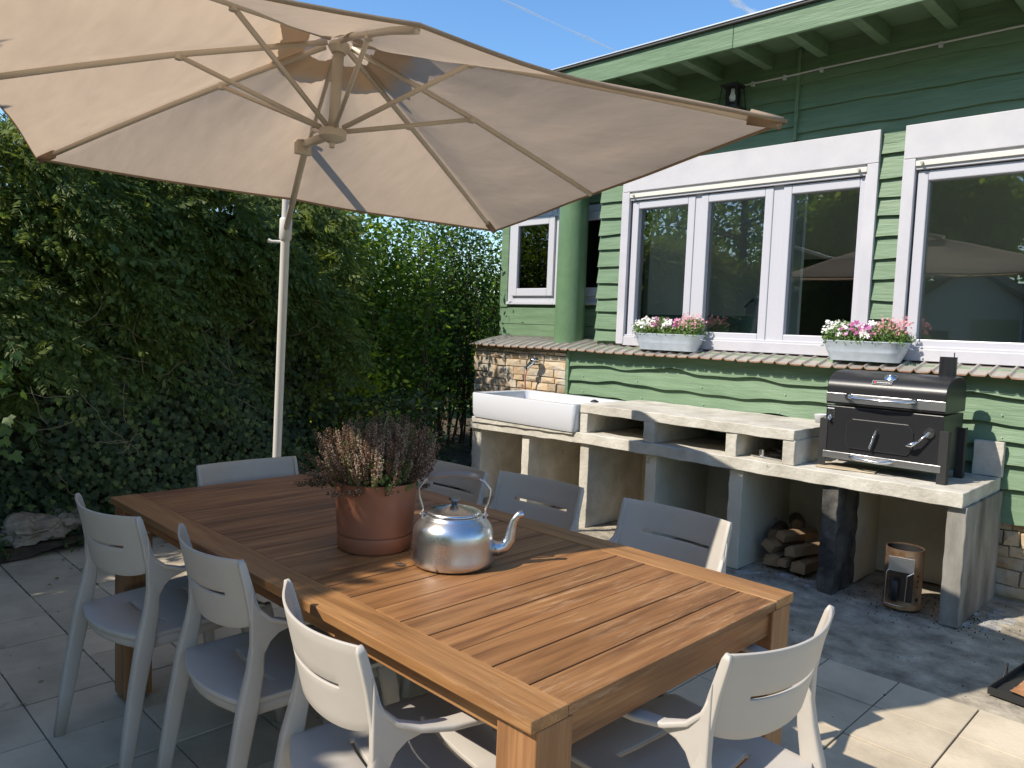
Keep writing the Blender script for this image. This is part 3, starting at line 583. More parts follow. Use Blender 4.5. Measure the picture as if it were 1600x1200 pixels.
# interior
m = MB().box(-5.6, 3, 8.3, 8.4, .3, 3.12); m.box(-5.6, 3, 5.32, 8.4, .25, .3); m.box(-3.9, -2.95, 6.5, 6.55, .3, 3.2); hp_(m, 'interior_wall', ROOMW)  # back wall stops short of the ceiling, an added gap for sky light
hp_(MB().box(-5.6, 3, 5.32, 5.8, 3.4, 3.43).box(-5.6, 3, 6.9, 8.4, 3.4, 3.43), 'interior_ceiling', ROOMW)  # ceiling left open under the added roof opening
hp_(MB().box(-3.95, -3.9, 5.6, 8.3, .3, 3.39), 'interior_partition', ROOMW)
hp_(MB().box(-4.0, -2.9, 8.2, 8.29, .3, 2.3), 'inner_doorway', ROOMD)
hp_(MB().box(-1.6, 2.6, 8.1, 8.29, .5, 2.2), 'dark_shelving', ROOMD)
CB = thing('kitchen_cabinet', 'low teal green cabinet seen through the left panes of the middle window', 'cabinet', (-3.5, 5.8, .3))
part(MB().box(-.38, .55, -.2, .3, 0, 1.3), 'carcass', TEAL, CB, bevel=.006); part(MB().box(-.1, .1, -.207, -.2, .1, 1.25), 'door', TEAL, CB, bevel=.002)
LT = thing('house_lantern', 'small grey house shaped lantern standing indoors behind the middle window', 'lantern', (-2.98, 5.78, 1.6))
m = MB().prism([(-.06, 0), (.06, 0), (.06, .08), (0, .13), (-.06, .08)], 1, -.04, .04); part(m, 'body', mat('lantern_grey', (.35, .36, .35), .5), LT, bevel=.003)
part(MB().prism([(-.075, .075), (0, .14), (.075, .075), (.075, .083), (0, .15), (-.075, .083)], 1, -.05, .05), 'roof', mat('lantern_roof', (.25, .27, .26), .5), LT)
# stone work
def stones(x0, x1, z0, z1, y, seed, hh=(.045, .075)):
    r = random.Random(seed); m = MB(); z = z0
    while z < z1-.02:
        h = min(r.uniform(*hh), z1-z); x = x0
        while x < x1-.02:
            wd = min(r.uniform(.08, .22), x1-x)
            if x1-(x+wd) < .05: wd = x1-x
            a, b, c, d = x+.005, x+wd-.005, z+.004, z+h-.004; q = r.uniform(.008, .024)
            j = lambda s=.005: r.uniform(-s, s)
            f = [(a+j(), y-q+j(), c+j()), (b+j(), y-q+j(), c+j()), (b+j(), y-q+j(), d+j()), (a+j(), y-q+j(), d+j())]
            ctr = ((a+b)/2+j(.02), y-q-.006+j(), (c+d)/2)
            bk = [(a-.002, y+.01, c-.002), (b+.002, y+.01, c-.002), (b+.002, y+.01, d+.002), (a-.002, y+.01, d+.002)]
            m.add(f+[ctr]+bk, [(0, 1, 4), (1, 2, 4), (2, 3, 4), (3, 0, 4), (0, 1, 6, 5), (1, 2, 7, 6), (2, 3, 8, 7), (3, 0, 5, 8)])
            x += wd
        z += h
    return m
m = MB().box(-5.53, -4.345, 5.085, 5.5, 0, 1.26); m.box(-4.34, 3, 5.128, 5.3, -.02, .46); sw = hp_(m, 'stone_wall', MORTAR)
hp_(stones(-5.53, -4.346, .0, 1.235, 5.083, 4), 'stones', STONE, sw); hp_(stones(-1.1, 2.5, 0, .455, 5.126, 8, (.06, .1)), 'stones', STONE, sw)
tp = hp_(MB().tube([(-4.66, 5.08, 1.13), (-4.66, 4.98, 1.13)], .021, 12), 'tap', STEEL, smooth='auto')
hp_(MB().tube([(-4.66, 5.0, 1.15), (-4.68, 4.985, 1.13), (-4.71, 4.97, 1.10), (-4.72, 4.965, 1.07)], [.028, .025, .018, .017], 12), 'spout', STEEL, tp, smooth=True)
hp_(MB().lathe([(0, 0), (.042, .002), (.044, .014), (.026, .026), (0, .028)], (-4.655, 4.99, 1.15), 10), 'handle', STEEL, tp, smooth=True)
hp_(MB().tube([(-4.72, 4.965, 1.07), (-4.735, 4.96, 1.0), (-4.72, 4.95, .93), (-4.70, 4.94, .88)], .008, 8), 'hose', mat('red_hose', (.35, .13, .08), .5), tp, smooth=True)

# ---------------------------------------------------------------- concrete counter
KC = thing('concrete_counter', 'long rough concrete outdoor kitchen counter with open bays and soot stains', 'counter', (-2.9, 4.7, 0))
def zo(x): return -.03*min(1, max(0, (-3.5-x)/1.2))
def LK(mb, sh=True):
    mb.v = [(a+2.9, b-4.7, c+(zo(a) if (sh and c > .5) else 0)) for a, b, c in mb.v]; return mb
def rough(x0, x1, y0, y1, z0, z1, st=.05, a=.0024, seed=0):
    """a box with slightly uneven hand-trowelled faces"""
    m = MB(); nx, ny, nz = [max(1, int(round((q-p)/st))) for p, q in ((x0, x1), (y0, y1), (z0, z1))]
    idx = {}; vs = []
    def vid(i, j, k):
        if (i, j, k) not in idx:
            x, y, z = x0+(x1-x0)*i/nx, y0+(y1-y0)*j/ny, z0+(z1-z0)*k/nz
            idx[(i, j, k)] = len(vs); vs.append((x+a*math.sin(x*31+y*47+z*39+seed)*.6+rnd.uniform(-a, a)*.5, y+a*math.sin(x*27+z*43+seed*2)*.7+rnd.uniform(-a, a)*.6, z+a*math.sin(x*21+y*33+seed)*.7+rnd.uniform(-a, a)*.5))
        return idx[(i, j, k)]
    fs = []
    for i in range(nx):
        for j in range(ny):
            for k in (0, nz): fs.append((vid(i, j, k), vid(i+1, j, k), vid(i+1, j+1, k), vid(i, j+1, k)))
    for i in range(nx):
        for k in range(nz):
            for j in (0, ny): fs.append((vid(i, j, k), vid(i+1, j, k), vid(i+1, j, k+1), vid(i, j, k+1)))
    for j in range(ny):
        for k in range(nz):
            for i in (0, nx): fs.append((vid(i, j, k), vid(i, j+1, k), vid(i, j+1, k+1), vid(i, j, k+1)))
    return m.add(vs, fs)
def kp(mb, name, m, **k): return part(LK(mb), name, m, KC, bevel=.004, smooth=True, angle=30, **k)
kp(rough(-4.74, -1.04, 4.315, 5.07, .615, .693, seed=1), 'worktop', CONC)
for x, s in ((-4.735, .11), (-4.15, .075), (-3.555, .08), (-2.975, .085), (-2.345, .09)): kp(rough(x, x+s, 4.345, 5.05, -.01, .616, seed=x), 'pier', CONC if x < -3 else CONCP)
kp(rough(-1.755, -1.665, 4.34, 4.66, -.01, .616, a=.006, seed=3), 'pier', SOOT); kp(rough(-1.752, -1.668, 4.661, 5.05, -.01, .616, seed=3), 'pier', CONCP)
kp(rough(-1.115, -1.025, 4.345, 5.08, -.01, .616, seed=5), 'pier', STAIN)
kp(rough(-4.62, -1.12, 5.03, 5.08, 0, .614, st=.1, seed=6), 'rear_wall', CONCP)
kp(rough(-3.56, -1.94, 4.33, 5.06, .838, .902, seed=7), 'upper_slab', CONC)
for x, s in ((-3.56, .068), (-3.0, .083), (-2.38, .075), (-2.008, .075)): kp(rough(x, x+s, 4.335, 5.05, .693, .84, seed=x*3), 'divider', CONC)
kp(rough(-1.18, -1.03, 5.03, 5.075, .694, .895, seed=9), 'backsplash', CONC)
kp(rough(-4.70, -3.60, 4.30, 4.93, .672, .719, seed=12), 'mortar_bed', CONC)
# sink
SK = thing('butler_sink', 'white rectangular porcelain sink set on the left end of the counter', 'sink', (-4.13, 4.6, .69))
def rrect(x0, x1, y0, y1, r, n=6):
    o = []
    for cx, cy, a in ((x1-r, y1-r, 0), (x0+r, y1-r, 90), (x0+r, y0+r, 180), (x1-r, y0+r, 270)):
        for k in range(n+1): t = math.radians(a+90*k/n); o.append((cx+r*math.cos(t), cy+r*math.sin(t)))
    return o
def loft(rings):
    m = MB(); n = len(rings[0][0]); vs = [(x, y, z) for ring_, z in rings for x, y in ring_]
    return m.add(vs, [(i*n+k, i*n+(k+1) % n, (i+1)*n+(k+1) % n, (i+1)*n+k) for i in range(len(rings)-1) for k in range(n)]+[tuple(range(n))[::-1], tuple((len(rings)-1)*n+k for k in range(n))])
m = loft([(rrect(-.545, .545, -.31, .33, .03), 0), (rrect(-.555, .555, -.32, .34, .03), .03), (rrect(-.56, .56, -.325, .345, .03), .193), (rrect(-.555, .555, -.32, .34, .03), .203),
          (rrect(-.525, .525, -.29, .31, .05), .203), (rrect(-.515, .515, -.28, .30, .05), .196), (rrect(-.49, .49, -.255, .275, .06), .04), (rrect(-.4, .4, -.2, .22, .06), .03)])
part(m, 'basin', PORC, SK, smooth='auto'); part(MB().lathe([(0, .032), (.035, .033), (.04, .036), (.042, .033)], (.3, .1, 0), 24), 'drain', STEEL, SK, smooth=True)
so_ = part(MB().lathe([(0, 0), (.03, .0), (.034, .008), (.02, .014), (.012, .02), (0, .021)], seg=20), 'drain_plug', BLACKR, None, smooth=True, loc=(-3.66, 4.62, .891)); tag(so_, 'small dark drain plug lying on the right rim of the white sink', 'plug')
cu = part(MB().lathe([(0, 0), (.036, 0), (.045, .05), (.048, .055), (.045, .055), (.034, .006), (0, .006)], seg=28), 'bowl', PORC, None, smooth=True, loc=(-2.03, 4.92, .903)); tag(cu, 'small white bowl on the counter top beside the barbecue', 'bowl')
GL = thing('camping_burner', 'dark metal burner with a steel knob inside the right niche of the counter', 'burner', (-2.17, 4.45, .696))
part(MB().lathe([(0, 0), (.05, 0), (.055, .01), (.045, .022), (0, .024)], (.05, .06, .02), 20), 'burner_plate', BLACKR, GL, smooth=True); part(MB().lathe([(0, 0), (.018, 0), (.018, .04), (0, .042)], (-.02, 0, .01), 16), 'knob', STEEL, GL, smooth='auto')
part(MB().tube([(-.09, .0, .006), (0, -.02, .008), (.12, -.03, .006)], .005, 8), 'handle', STEEL, GL); part(MB().tube([(.0, .1, .05), (.1, .0, .055)], .01, 8), 'grip', BLACKR, GL)

# ---------------------------------------------------------------- barbecue
B = thing('charcoal_barbecue', 'black charcoal barbecue with steel trim and short chimney on the counter end', 'barbecue', (-1.5, 4.65, .694))
bx0, bx1, by0, by1 = -.325, .3, -.165, .2
part(MB().box(bx0, bx1, by0, by1, .06, .365), 'firebox', BLACKM, B, bevel=.004)
prof = [(by0, .375), (by0, .47)]+[(by0+.17-.17*math.cos(math.radians(t)), .47+.098*math.sin(math.radians(t))) for t in range(8, 91, 8)]+[(.07, .571)]+[(.07+.135*math.sin(math.radians(t)), .571-.10*(1-math.cos(math.radians(t)))) for t in range(12, 92, 12)]+[(by1+.005, .375)]
lid = part(MB().prism(prof, 0, bx0-.003, bx1+.004), 'lid', BLACKM, B, bevel=.004, smooth=True, angle=30)
part(MB().box(bx0-.002, bx1+.003, by0-.006, by0, .388, .44), 'steel_band', BRUSH, lid, bevel=.001)
part(MB().tube([(-.2, by0, .425), (-.2, by0-.03, .425), (-.16, by0-.055, .42), (-.02, by0-.062, .418), (.11, by0-.055, .42), (.15, by0-.03, .425), (.15, by0, .425)], .0095, 12), 'lid_handle', STEEL, lid, smooth=True)
for x in (-.2, .15): part(MB().tube([(x, by0-.012, .425), (x, by0-.003, .425)], .02, 16), 'handle_boss', STEEL, lid, smooth='auto')
part(MB().lathe([(0, 0), (.034, 0), (.036, .005), (.03, .012), (.01, .018), (.008, .026), (0, .027)], (0, 0, 0), 28), 'thermometer', STEEL, lid, smooth=True, loc=(.0, -.108, .541)).rotation_euler = (math.radians(30), 0, 0)
lg = part(MB().box(-.055, .048, by0-.0, by0+.001, .0, .001), 'badge_plate', BLACKR, lid); 
# badge lies on the curved front of the lid
bd = MB(); nx_, ny_ = Vector((0, .629, .777)), Vector((0, -.777, .629)); bc = Vector((-.03, by0+.018, .514))
def bq(x0, x1, v0, v1, o=.001): return [bc+Vector((x, 0, 0))+nx_*v+ny_*o for x, v in ((x0, v0), (x1, v0), (x1, v1), (x0, v1))]
lg.data.clear_geometry(); q8 = bq(-.052, .052, -.013, .013, .0015)+bq(-.052, .052, -.013, .013, .006); lg.data.from_pydata([tuple(p) for p in q8], [], [(3, 2, 1, 0), (4, 5, 6, 7), (0, 1, 5, 4), (1, 2, 6, 5), (2, 3, 7, 6), (3, 0, 4, 7)])
fr_ = MB()
for a in ((-.052, .052, -.013, -.0118), (-.052, .052, .0118, .013), (-.052, -.0508, -.0118, .0118), (.0508, .052, -.0118, .0118)): fr_.add(bq(*a, .0066), [(0, 1, 2, 3)])
for k in range(9): fr_.add(bq(-.028+k*.0082, -.0225+k*.0082, -.003, .003, .0066), [(0, 1, 2, 3)])
part(fr_, 'badge_print', LGREY, lg); part(MB().add(bq(-.043, -.033, -.005, .005, .0067), [(0, 1, 2, 3)]), 'red_mark', RED, lg)
part(MB().box(bx0-.001, bx1+.002, by0-.008, by0, .06, .098), 'drawer_front', BRUSH, B, bevel=.001)
part(MB().tube([(-.16, by0-.008, .085), (-.16, by0-.03, .083), (-.12, by0-.048, .078), (.0, by0-.052, .075), (.04, by0-.035, .08), (.06, by0-.02, .085), (.06, by0-.008, .085)], .009, 12), 'drawer_handle', STEEL, B, smooth=True)
oct_ = [(-.2, .16), (-.18, .13), (.13, .13), (.155, .16), (.155, .26), (.13, .3), (-.17, .3), (-.2, .265)]
part(MB().prism(oct_, 1, by0-.008, by0), 'ash_door', BLACKM, B, bevel=.003); part(MB().tube([(x, by0-.006, z) for x, z in oct_+oct_[:1]], .0022, 6), 'door_bead', BLACKR, B)
coil = [(-.03+.0*t, by0-.03+.006*math.cos(t*2*math.pi), .235-.008*t-.0+.0*1) for t in [k/8 for k in range(0, 1)]]
coil = [(-.03-.028*(k/96)+.006*math.cos(k*2*math.pi/8), by0-.03+.006*math.sin(k*2*math.pi/8), .245-.10*k/96) for k in range(97)]
dh = part(MB().tube(coil, .0022, 6), 'coil_handle', STEEL, B, smooth=True); part(MB().tube([(-.03, by0, .25), (-.03, by0-.034, .25), (-.058, by0-.03, .14)], .004, 8), 'handle_rod', STEEL, dh)
crk = part(MB().tube([(.235, by0, .265), (.235, by0-.03, .265), (.2, by0-.038, .225), (.175, by0-.04, .2)], .0055, 10), 'crank', STEEL, B, smooth=True)
part(MB().tube([(.235, by0-.001, .265), (.235, by0-.01, .265)], .027, 20), 'crank_plate', STEEL, crk, smooth='auto'); part(MB().tube([(.185, by0-.04, .21), (.16, by0-.042, .195), (.135, by0-.044, .19)], [.008, .013, .007], 12), 'crank_grip', STEEL, crk, smooth=True)
m = MB().box(-.318, -.275, by0-.006, by0, .29, .35); m.tube([(-.3, by0-.008, .305), (-.3, by0-.02, .29), (-.29, by0-.02, .28)], .008, 8); part(m, 'bottle_opener', STEEL, B, bevel=.004)
for x, y, sx, sy in ((bx0-.03, by0-.005, 1, 1), (bx1+.03, by0-.005, -1, 1), (bx1+.03, by1-.06, -1, -1), (bx0-.03, by1-.06, 1, -1)):
    m = MB().box(min(x, x+sx*.045), max(x, x+sx*.045), y, y+.004, 0, .285); m.box(min(x, x+sx*.004), max(x, x+sx*.004), y+.004, y+.05, 0, .285); part(m, 'leg', BLACKR, B, bevel=.001)
ck = part(MB().lathe([(0, .555), (.044, .555), (.044, .675), (.041, .675), (.041, .6), (0, .6)], (.225, .11, 0), 28), 'chimney', BLACKM, B, smooth='auto'); part(MB().tube([(.25, .12, .62), (.25, .12, .7)], .003, 6), 'damper_rod', BLACKR, ck)
bw = MB().box(-.42, -.1, -.1, .12, 0, .006); o = part(bw, 'chopping_board', mat('plywood', (.5, .42, .3), .7, col2=(.42, .34, .22), nscale=8), None, bevel=.001, loc=(-1.45, 4.6, .697)); o.rotation_euler = (0, 0, .2); tag(o, 'thin pale wooden board lying on the counter under the barbecue', 'board')

# ---------------------------------------------------------------- flower boxes
ZB = None
LG = leafmat('plant_leaf', (.06, .13, .03), (.18, .3, .08), .35); PW = leafmat('petal_white', (.8, .8, .76), (.85, .84, .8), .3); PP = leafmat('petal_magenta', (.45, .06, .25), (.55, .2, .42), .3); PK = leafmat('petal_pink', (.5, .18, .2), (.7, .4, .42), .3)
FLOW = ([(0, 0, 0)]+[(math.cos(a)*r, math.sin(a)*r, .12 if r > .5 else .05) for k in range(5) for a, r in ((k*1.2566, .45), (k*1.2566+.3, 1), (k*1.2566+.95, 1))], [(0, 1+3*k, 2+3*k, 3+3*k, 1+3*((k+1) % 5)) for k in range(5)])
def flowerbox(x, y, z, L, label, seed, rz=0):
    r = random.Random(seed); rg = np.random.default_rng(seed)
    F = thing('flower_box', label, 'planter', (x, y, z), rz, 'galvanised flower boxes on the ledge')
    def rr(l, w): return rrect(-l, l, -w, w, w*.98, 10)
    hl = L/2
    R = [(rr(hl-.05, .062), 0), (rr(hl-.048, .064), .006), (rr(hl-.03, .074), .05), (rr(hl-.026, .078), .056), (rr(hl-.022, .078), .062), (rr(hl-.012, .084), .095), (rr(hl-.008, .088), .1), (rr(hl-.003, .09), .118), (rr(hl+.002, .094), .122), (rr(hl+.002, .094), .128), (rr(hl-.006, .086), .128), (rr(hl-.012, .08), .1)]
    part(loft(R), 'tub', GALV, F, smooth='auto')
    for s in (-1, 1): part(MB().tube([(s*(hl-.01), -.03, .1), (s*(hl+.012), -.02, .09), (s*(hl+.015), 0, .086), (s*(hl+.012), .02, .09), (s*(hl-.01), .03, .1)], .003, 6), 'handle', GALV, F)
    n = 2600; px = rg.uniform(-hl+.01, hl-.01, n); py = rg.normal(0, .045, n).clip(-.1, .1); hz = .05+.10*(.6+.4*np.sin(px*23+seed))*(1-(py/.13)**2)
    pos = np.stack([px, py, .105+rg.random(n)*hz], 1)
    f = rg.normal(size=(n, 3)); f[:, 2] = np.abs(f[:, 2])*.7+.3; scatter('foliage', *LEAF, pos, f, rg.normal(size=(n, 3)), rg.uniform(.014, .026, n), LG, F)
    def bloom(name, xa, xb, n, m, sc_, up):
        px = rg.uniform(xa, xb, n)*2*hl; py = rg.uniform(-.085, .075, n); pz = .135+.095*(1-(py/.13)**2)*rg.uniform(.25, 1.15, n)
        nn = rg.normal(0, .5, (n, 3)); nn[:, 2] += .7; nn[:, 1] -= .8
        scatter(name, *FLOW, np.stack([px, py, pz+up*rg.random(n)], 1), np.cross(nn, rg.normal(size=(n, 3))), nn, rg.uniform(sc_*.8, sc_*1.2, n), m, F)
    bloom('white_blossoms', -.49, -.18, 120, PW, .011, .02); bloom('magenta_blossoms', -.26, .12, 34, PP, .018, .02); bloom('white_blossoms', -.06, .16, 16, PW, .02, .01); bloom('pink_blossoms', .14, .48, 190, PK, .008, .06)
flowerbox(-3.33, 5.09, 1.309, .60, 'galvanised tub of white, magenta and pink flowers below the three-pane window', 3, .0)
flowerbox(-1.845, 5.08, 1.311, .53, 'galvanised tub of flowers on the ledge behind the barbecue', 5, .0)

# ---------------------------------------------------------------- chimney starter, firewood, tray
Q = thing('chimney_starter', 'rusty heat stained steel chimney starter standing in the right bay', 'chimney starter', (-1.335, 4.47, 0))
m = MB().lathe([(.093, .02), (.095, .02), (.095, .325), (.092, .325), (.092, .02)], seg=48); part(m, 'cylinder', RUSTST, Q, smooth='auto'); part(MB().lathe([(0, .09), (.09, .09)], seg=24), 'grate', BLACKR, Q); part(MB().lathe([(.0915, .09), (.0915, .318)], seg=40, closed=True), 'black_lining', BLACKR, Q)  # black lining darkens the inside of the cylinder
part(MB().lathe([(.095, 0), (.0965, 0), (.0965, .03), (.095, .03)], seg=40), 'foot_ring', RUSTP, Q, smooth='auto')
ang = math.atan2(-1, .18); e1 = Vector((math.cos(ang), math.sin(ang), 0)); e2 = Vector((-e1.y, e1.x, 0))
def sq(a, d, z): return e1*d+e2*a+Vector((0, 0, z))
def plate(a0, a1, d0, d1, z0, z1):
    return [sq(a, d, z) for d in (d0, d1) for z in (z0, z1) for a in (a0, a1)], [(0, 1, 3, 2), (4, 5, 7, 6), (0, 1, 5, 4), (2, 3, 7, 6), (0, 2, 6, 4), (1, 3, 7, 5)]
part(MB().add(*plate(-.062, .062, .108, .112, .21, .29)), 'heat_shield', BRUSH, Q, bevel=.001); part(MB().add(*plate(-.055, .062, .104, .107, .05, .215)), 'shield_plate', mat('dark_glossy_steel', (.12, .09, .07), .25, metal=.8), Q)
part(MB().tube([sq(-.06, .112, .215), sq(-.066, .14, .21), sq(-.066, .145, .04), sq(-.02, .145, .035), sq(.03, .145, .035), sq(.034, .14, .2), sq(.05, .13, .21), sq(.062, .112, .215)], .0025, 8), 'wire_handle', STEEL, Q)
part(MB().tube([sq(-.02, .15, .06), sq(-.02, .155, .17)], [(.016, .01)]*2, 10, flat=.6), 'grip', BLACKR, Q, smooth=True)
m = MB()
for z in (.14, .17, .2):
    for a in (.8, -2.2+3.14): pass
for k in range(3): p = e1*.0; 
holes = MB()
for z in (.06, .13, .16, .19): 
    t = ang+.95; c = Vector((math.cos(t)*.0955, math.sin(t)*.0955, z)); d = Vector((math.cos(t), math.sin(t), 0)); holes.tube([c, c+d*.0006], .006 if z > .1 else .011, 10)
part(holes, 'air_holes', BLACKR, Q)
def logpiece(x, y, z, L, kind, a, rz, label, roll=0):
    if kind == 'round':
        mb = MB().tube([(0, -L/2, 0), (0.004, -L/4, .002), (0, 0, -.003), (.003, L/4, 0), (0, L/2, 0)], [a, a*1.04, a*.98, a*1.02, a*.97], 14); m_ = BARK
    else:
        w_ = a; poly = [(-w_, -w_*.7), (w_*.9, -w_*.8), (w_, w_*.55), (w_*.1, w_*.8), (-w_*.9, w_*.45)]; mb = MB().prism(poly, 1, -L/2, L/2); m_ = LOGM
    mb.jitter(.002, 1.3); o = part(mb, 'firewood_log', m_, None, bevel=.003, loc=(x, y, z)); o.rotation_euler = (0, roll, rz); tag(o, label, 'log', 'firewood stacked in the counter bay')
    if kind == 'round':
        for s in (-1, 1): part(MB().lathe([(0, 0), (a*.88, 0), (a*.9, .002), (0, .003)], seg=16), 'cut_end', LOGM, o, loc=(0, s*(L/2+.001)-.0, 0)).rotation_euler = (math.pi/2, 0, 0)
logpiece(-2.13, 4.66, .055, .3, 'split', .052, .12, 'dark split log at the lower left of the firewood pile')
logpiece(-2.02, 4.62, .06, .28, 'split', .034, -.1, 'narrow upright-grained log at the bottom centre of the firewood pile')
logpiece(-1.925, 4.64, .055, .3, 'split', .05, -.06, 'thick split log at the lower right of the firewood pile')
logpiece(-2.10, 4.64, .145, .3, 'split', .045, -.25, 'pale split log lying second from left in the upper layer', .5)
logpiece(-1.94, 4.63, .143, .32, 'split', .042, -.3, 'long pale split log at the right of the upper layer', -.2)
logpiece(-2.03, 4.67, .21, .28, 'split', .04, -.35, 'topmost pale split log of the firewood pile', .3)
logpiece(-2.2, 4.77, .17, .26, 'round', .05, .3, 'round unsplit log leaning at the upper left of the firewood pile')
logpiece(-2.13, 4.88, .235, .2, 'round', .045, .5, 'second round log at the back top of the firewood pile')
TR = thing('ash_tray_pan', 'square black metal pan with rusty flaking sheet on the ground at the right edge', 'pan', (-.5, 3.78, .004), -.12)
m = MB().box(-.2, .2, -.2, .2, 0, .005)
for b in ((-.2, .2, -.2, -.195), (-.2, .2, .195, .2), (-.2, -.195, -.195, .195), (.195, .2, -.195, .195)): m.box(*b, .005, .03)
part(m, 'tray', BLACKR, TR); part(MB().grid(lambda u, v: (-.14+.29*u, -.13+.28*v, .016+.006*wob(u*7+v*5, 2)), 12, 12), 'rusty_sheet', RUSTP, TR, solid=.003)
part(MB().tube([(-.197, .0, .03), (-.197, .0, .08), (-.195, -.05, .03)], .003, 6), 'wire_loop', BLACKR, TR)
# crumbs of coal and ash
def crumbs(name, n, fx, m, s0, s1, label, cat):
    pos = A([fx() for _ in range(n)]); o = scatter(name, *OCT, pos, RNG.normal(size=(n, 3)), RNG.normal(size=(n, 3)), RNG.uniform(s0, s1, n), m); tag(o, label, cat, kind='stuff')
def cpos():
    if rnd.random() < .88:
        x = rnd.choice([rnd.gauss(-2.05, .2), rnd.gauss(-1.45, .2), rnd.gauss(-1.2, .15), rnd.gauss(-1.0, .07)]); y = rnd.gauss(4.55, .16)
    else: x = rnd.uniform(-2.6, .4); y = rnd.uniform(3.55, 4.8)
    return (x, min(y, 4.95), gz(x, y)+.002)
crumbs('charcoal_crumbs', 750, cpos, COAL, .002, .012, 'scattered charcoal crumbs on the ground by the counter piers', 'charcoal')
crumbs('grit', 6000, lambda: (lambda x, y: (x, y, gz(x, y)+.001))(rnd.uniform(-3, .6), 3.5+1.4*rnd.random()), ASH, .002, .008, 'pale grit and ash scattered over the rough concrete', 'grit')
m = MB()
for k in range(26):
    x, y = (rnd.gauss(-.93, .04), rnd.uniform(4.35, 4.95)) if k < 14 else (rnd.gauss(-2.05, .13), rnd.gauss(4.42, .05)); r = rnd.uniform(.02, .06); n = 9
    ring_ = [(x+r*rnd.uniform(.5, 1.2)*math.cos(6.283*t/n), y+1.3*r*rnd.uniform(.5, 1.2)*math.sin(6.283*t/n)) for t in range(n)]
    m.add([(x, y, gz(x, y)+.008)]+[(a, b, gz(a, b)+.0015) for a, b in ring_], [(0, 1+t, 1+(t+1) % n) for t in range(n)])
tag(part(m, 'ash_patches', ASH), 'whitish ash patches at the foot of the counter', 'ash', kind='stuff')
pp = part(MB().tube([(-6.3, 4.6, .12), (-5.6, 4.5, .08), (-5.0, 4.55, .06), (-4.78, 4.7, .06)], .05, 14), 'drain_pipe', HOSE, smooth='auto'); tag(pp, 'dark blue pipe lying on the soil left of the counter', 'pipe')
wp = part(MB().box(-.04, .04, -.04, .04, 0, .78), 'wooden_post', mat('post_wood', (.2, .12, .07), .9, bump=.6), None, bevel=.004, loc=(-5.9, 3.75, 0)); tag(wp, 'short brown wooden post in front of the shrub hedge', 'post')

n = 190; px_ = np.concatenate([RNG.uniform(-5.05, 0, 90), RNG.normal(-4.9, .15, 100)]); py_ = np.concatenate([RNG.uniform(-.5, 3.4, 90), RNG.uniform(-.5, 3.3, 100)])
nn_ = RNG.normal(0, .25, (n, 3)); nn_[:, 2] = 1; lf = scatter('fallen_leaves', *LEAF, np.stack([px_, py_, np.full(n, .006)], 1), np.stack([RNG.normal(size=n), RNG.normal(size=n), .02+0*px_], 1), nn_, RNG.uniform(.012, .032, n), leafmat('dry_leaf', (.12, .07, .03), (.25, .2, .07), .1)); tag(lf, 'dry leaves and bits fallen on the paving', 'leaves', kind='stuff')
m = MB()
for k in range(260):
    i_ = rnd.randint(0, 14); x = X0+(i_ if rnd.random() < .6 else 0)*.301; y = rnd.uniform(-.4, 3.3)
    if rnd.random() < .5: x = rnd.uniform(-5, -3.2); y = 1.0+rnd.randint(-3, 7)*.3045
    elif x > -2.6 and rnd.random() < .7: continue
    m.lathe([(rnd.uniform(.003, .007), -.004), (.003, .0015), (0, .003)], (x, y, 0), 5, sx=rnd.uniform(.6, 2.4))
tag(part(m, 'moss', leafmat('moss_green', (.04, .06, .015), (.1, .13, .03), .1)), 'moss specks growing in the paving joints', 'moss', kind='stuff')

# ---------------------------------------------------------------- rocks
def rock(x, y, z, sx, sy, sz, seed, label):
    r = random.Random(seed); import bmesh
    bm = bmesh.new(); bmesh.ops.create_icosphere(bm, subdivisions=4, radius=1); ph = [r.uniform(0, 6) for _ in range(6)]
    for v in bm.verts:
        c = v.co; k = 1+.16*math.sin(3.1*c.x+ph[0])+.13*math.sin(4.3*c.y+ph[1])+.1*math.sin(7*c.z+ph[2]+c.x*3)+.05*math.sin(13*c.x+ph[3]+9*c.y)+.03*math.sin(25*c.y+20*c.z)
        k += .05*math.sin(17*c.x+31*c.z+ph[4])+.035*math.sin(41*c.y-19*c.x)+r.uniform(-.012, .012); k = round(k*11)/11*.55+k*.45
        v.co = Vector((c.x*sx, c.y*sy, max(c.z, -.4)*sz))*k
    me = bpy.data.meshes.new('rock'); bm.to_mesh(me); bm.free(); me.materials.append(ROCK); o = bpy.data.objects.new('rock', me); COL.objects.link(o); o.location = (x, y, z); tag(o, label, 'rock')
rock(-5.2, 1.2, .1, .13, .15, .1, 3, 'pale boulder at the foot of the ivy, left of its neighbour'); rock(-5.28, 1.46, .13, .12, .14, .12, 5, 'taller pale boulder at the foot of the ivy, nearer the table')

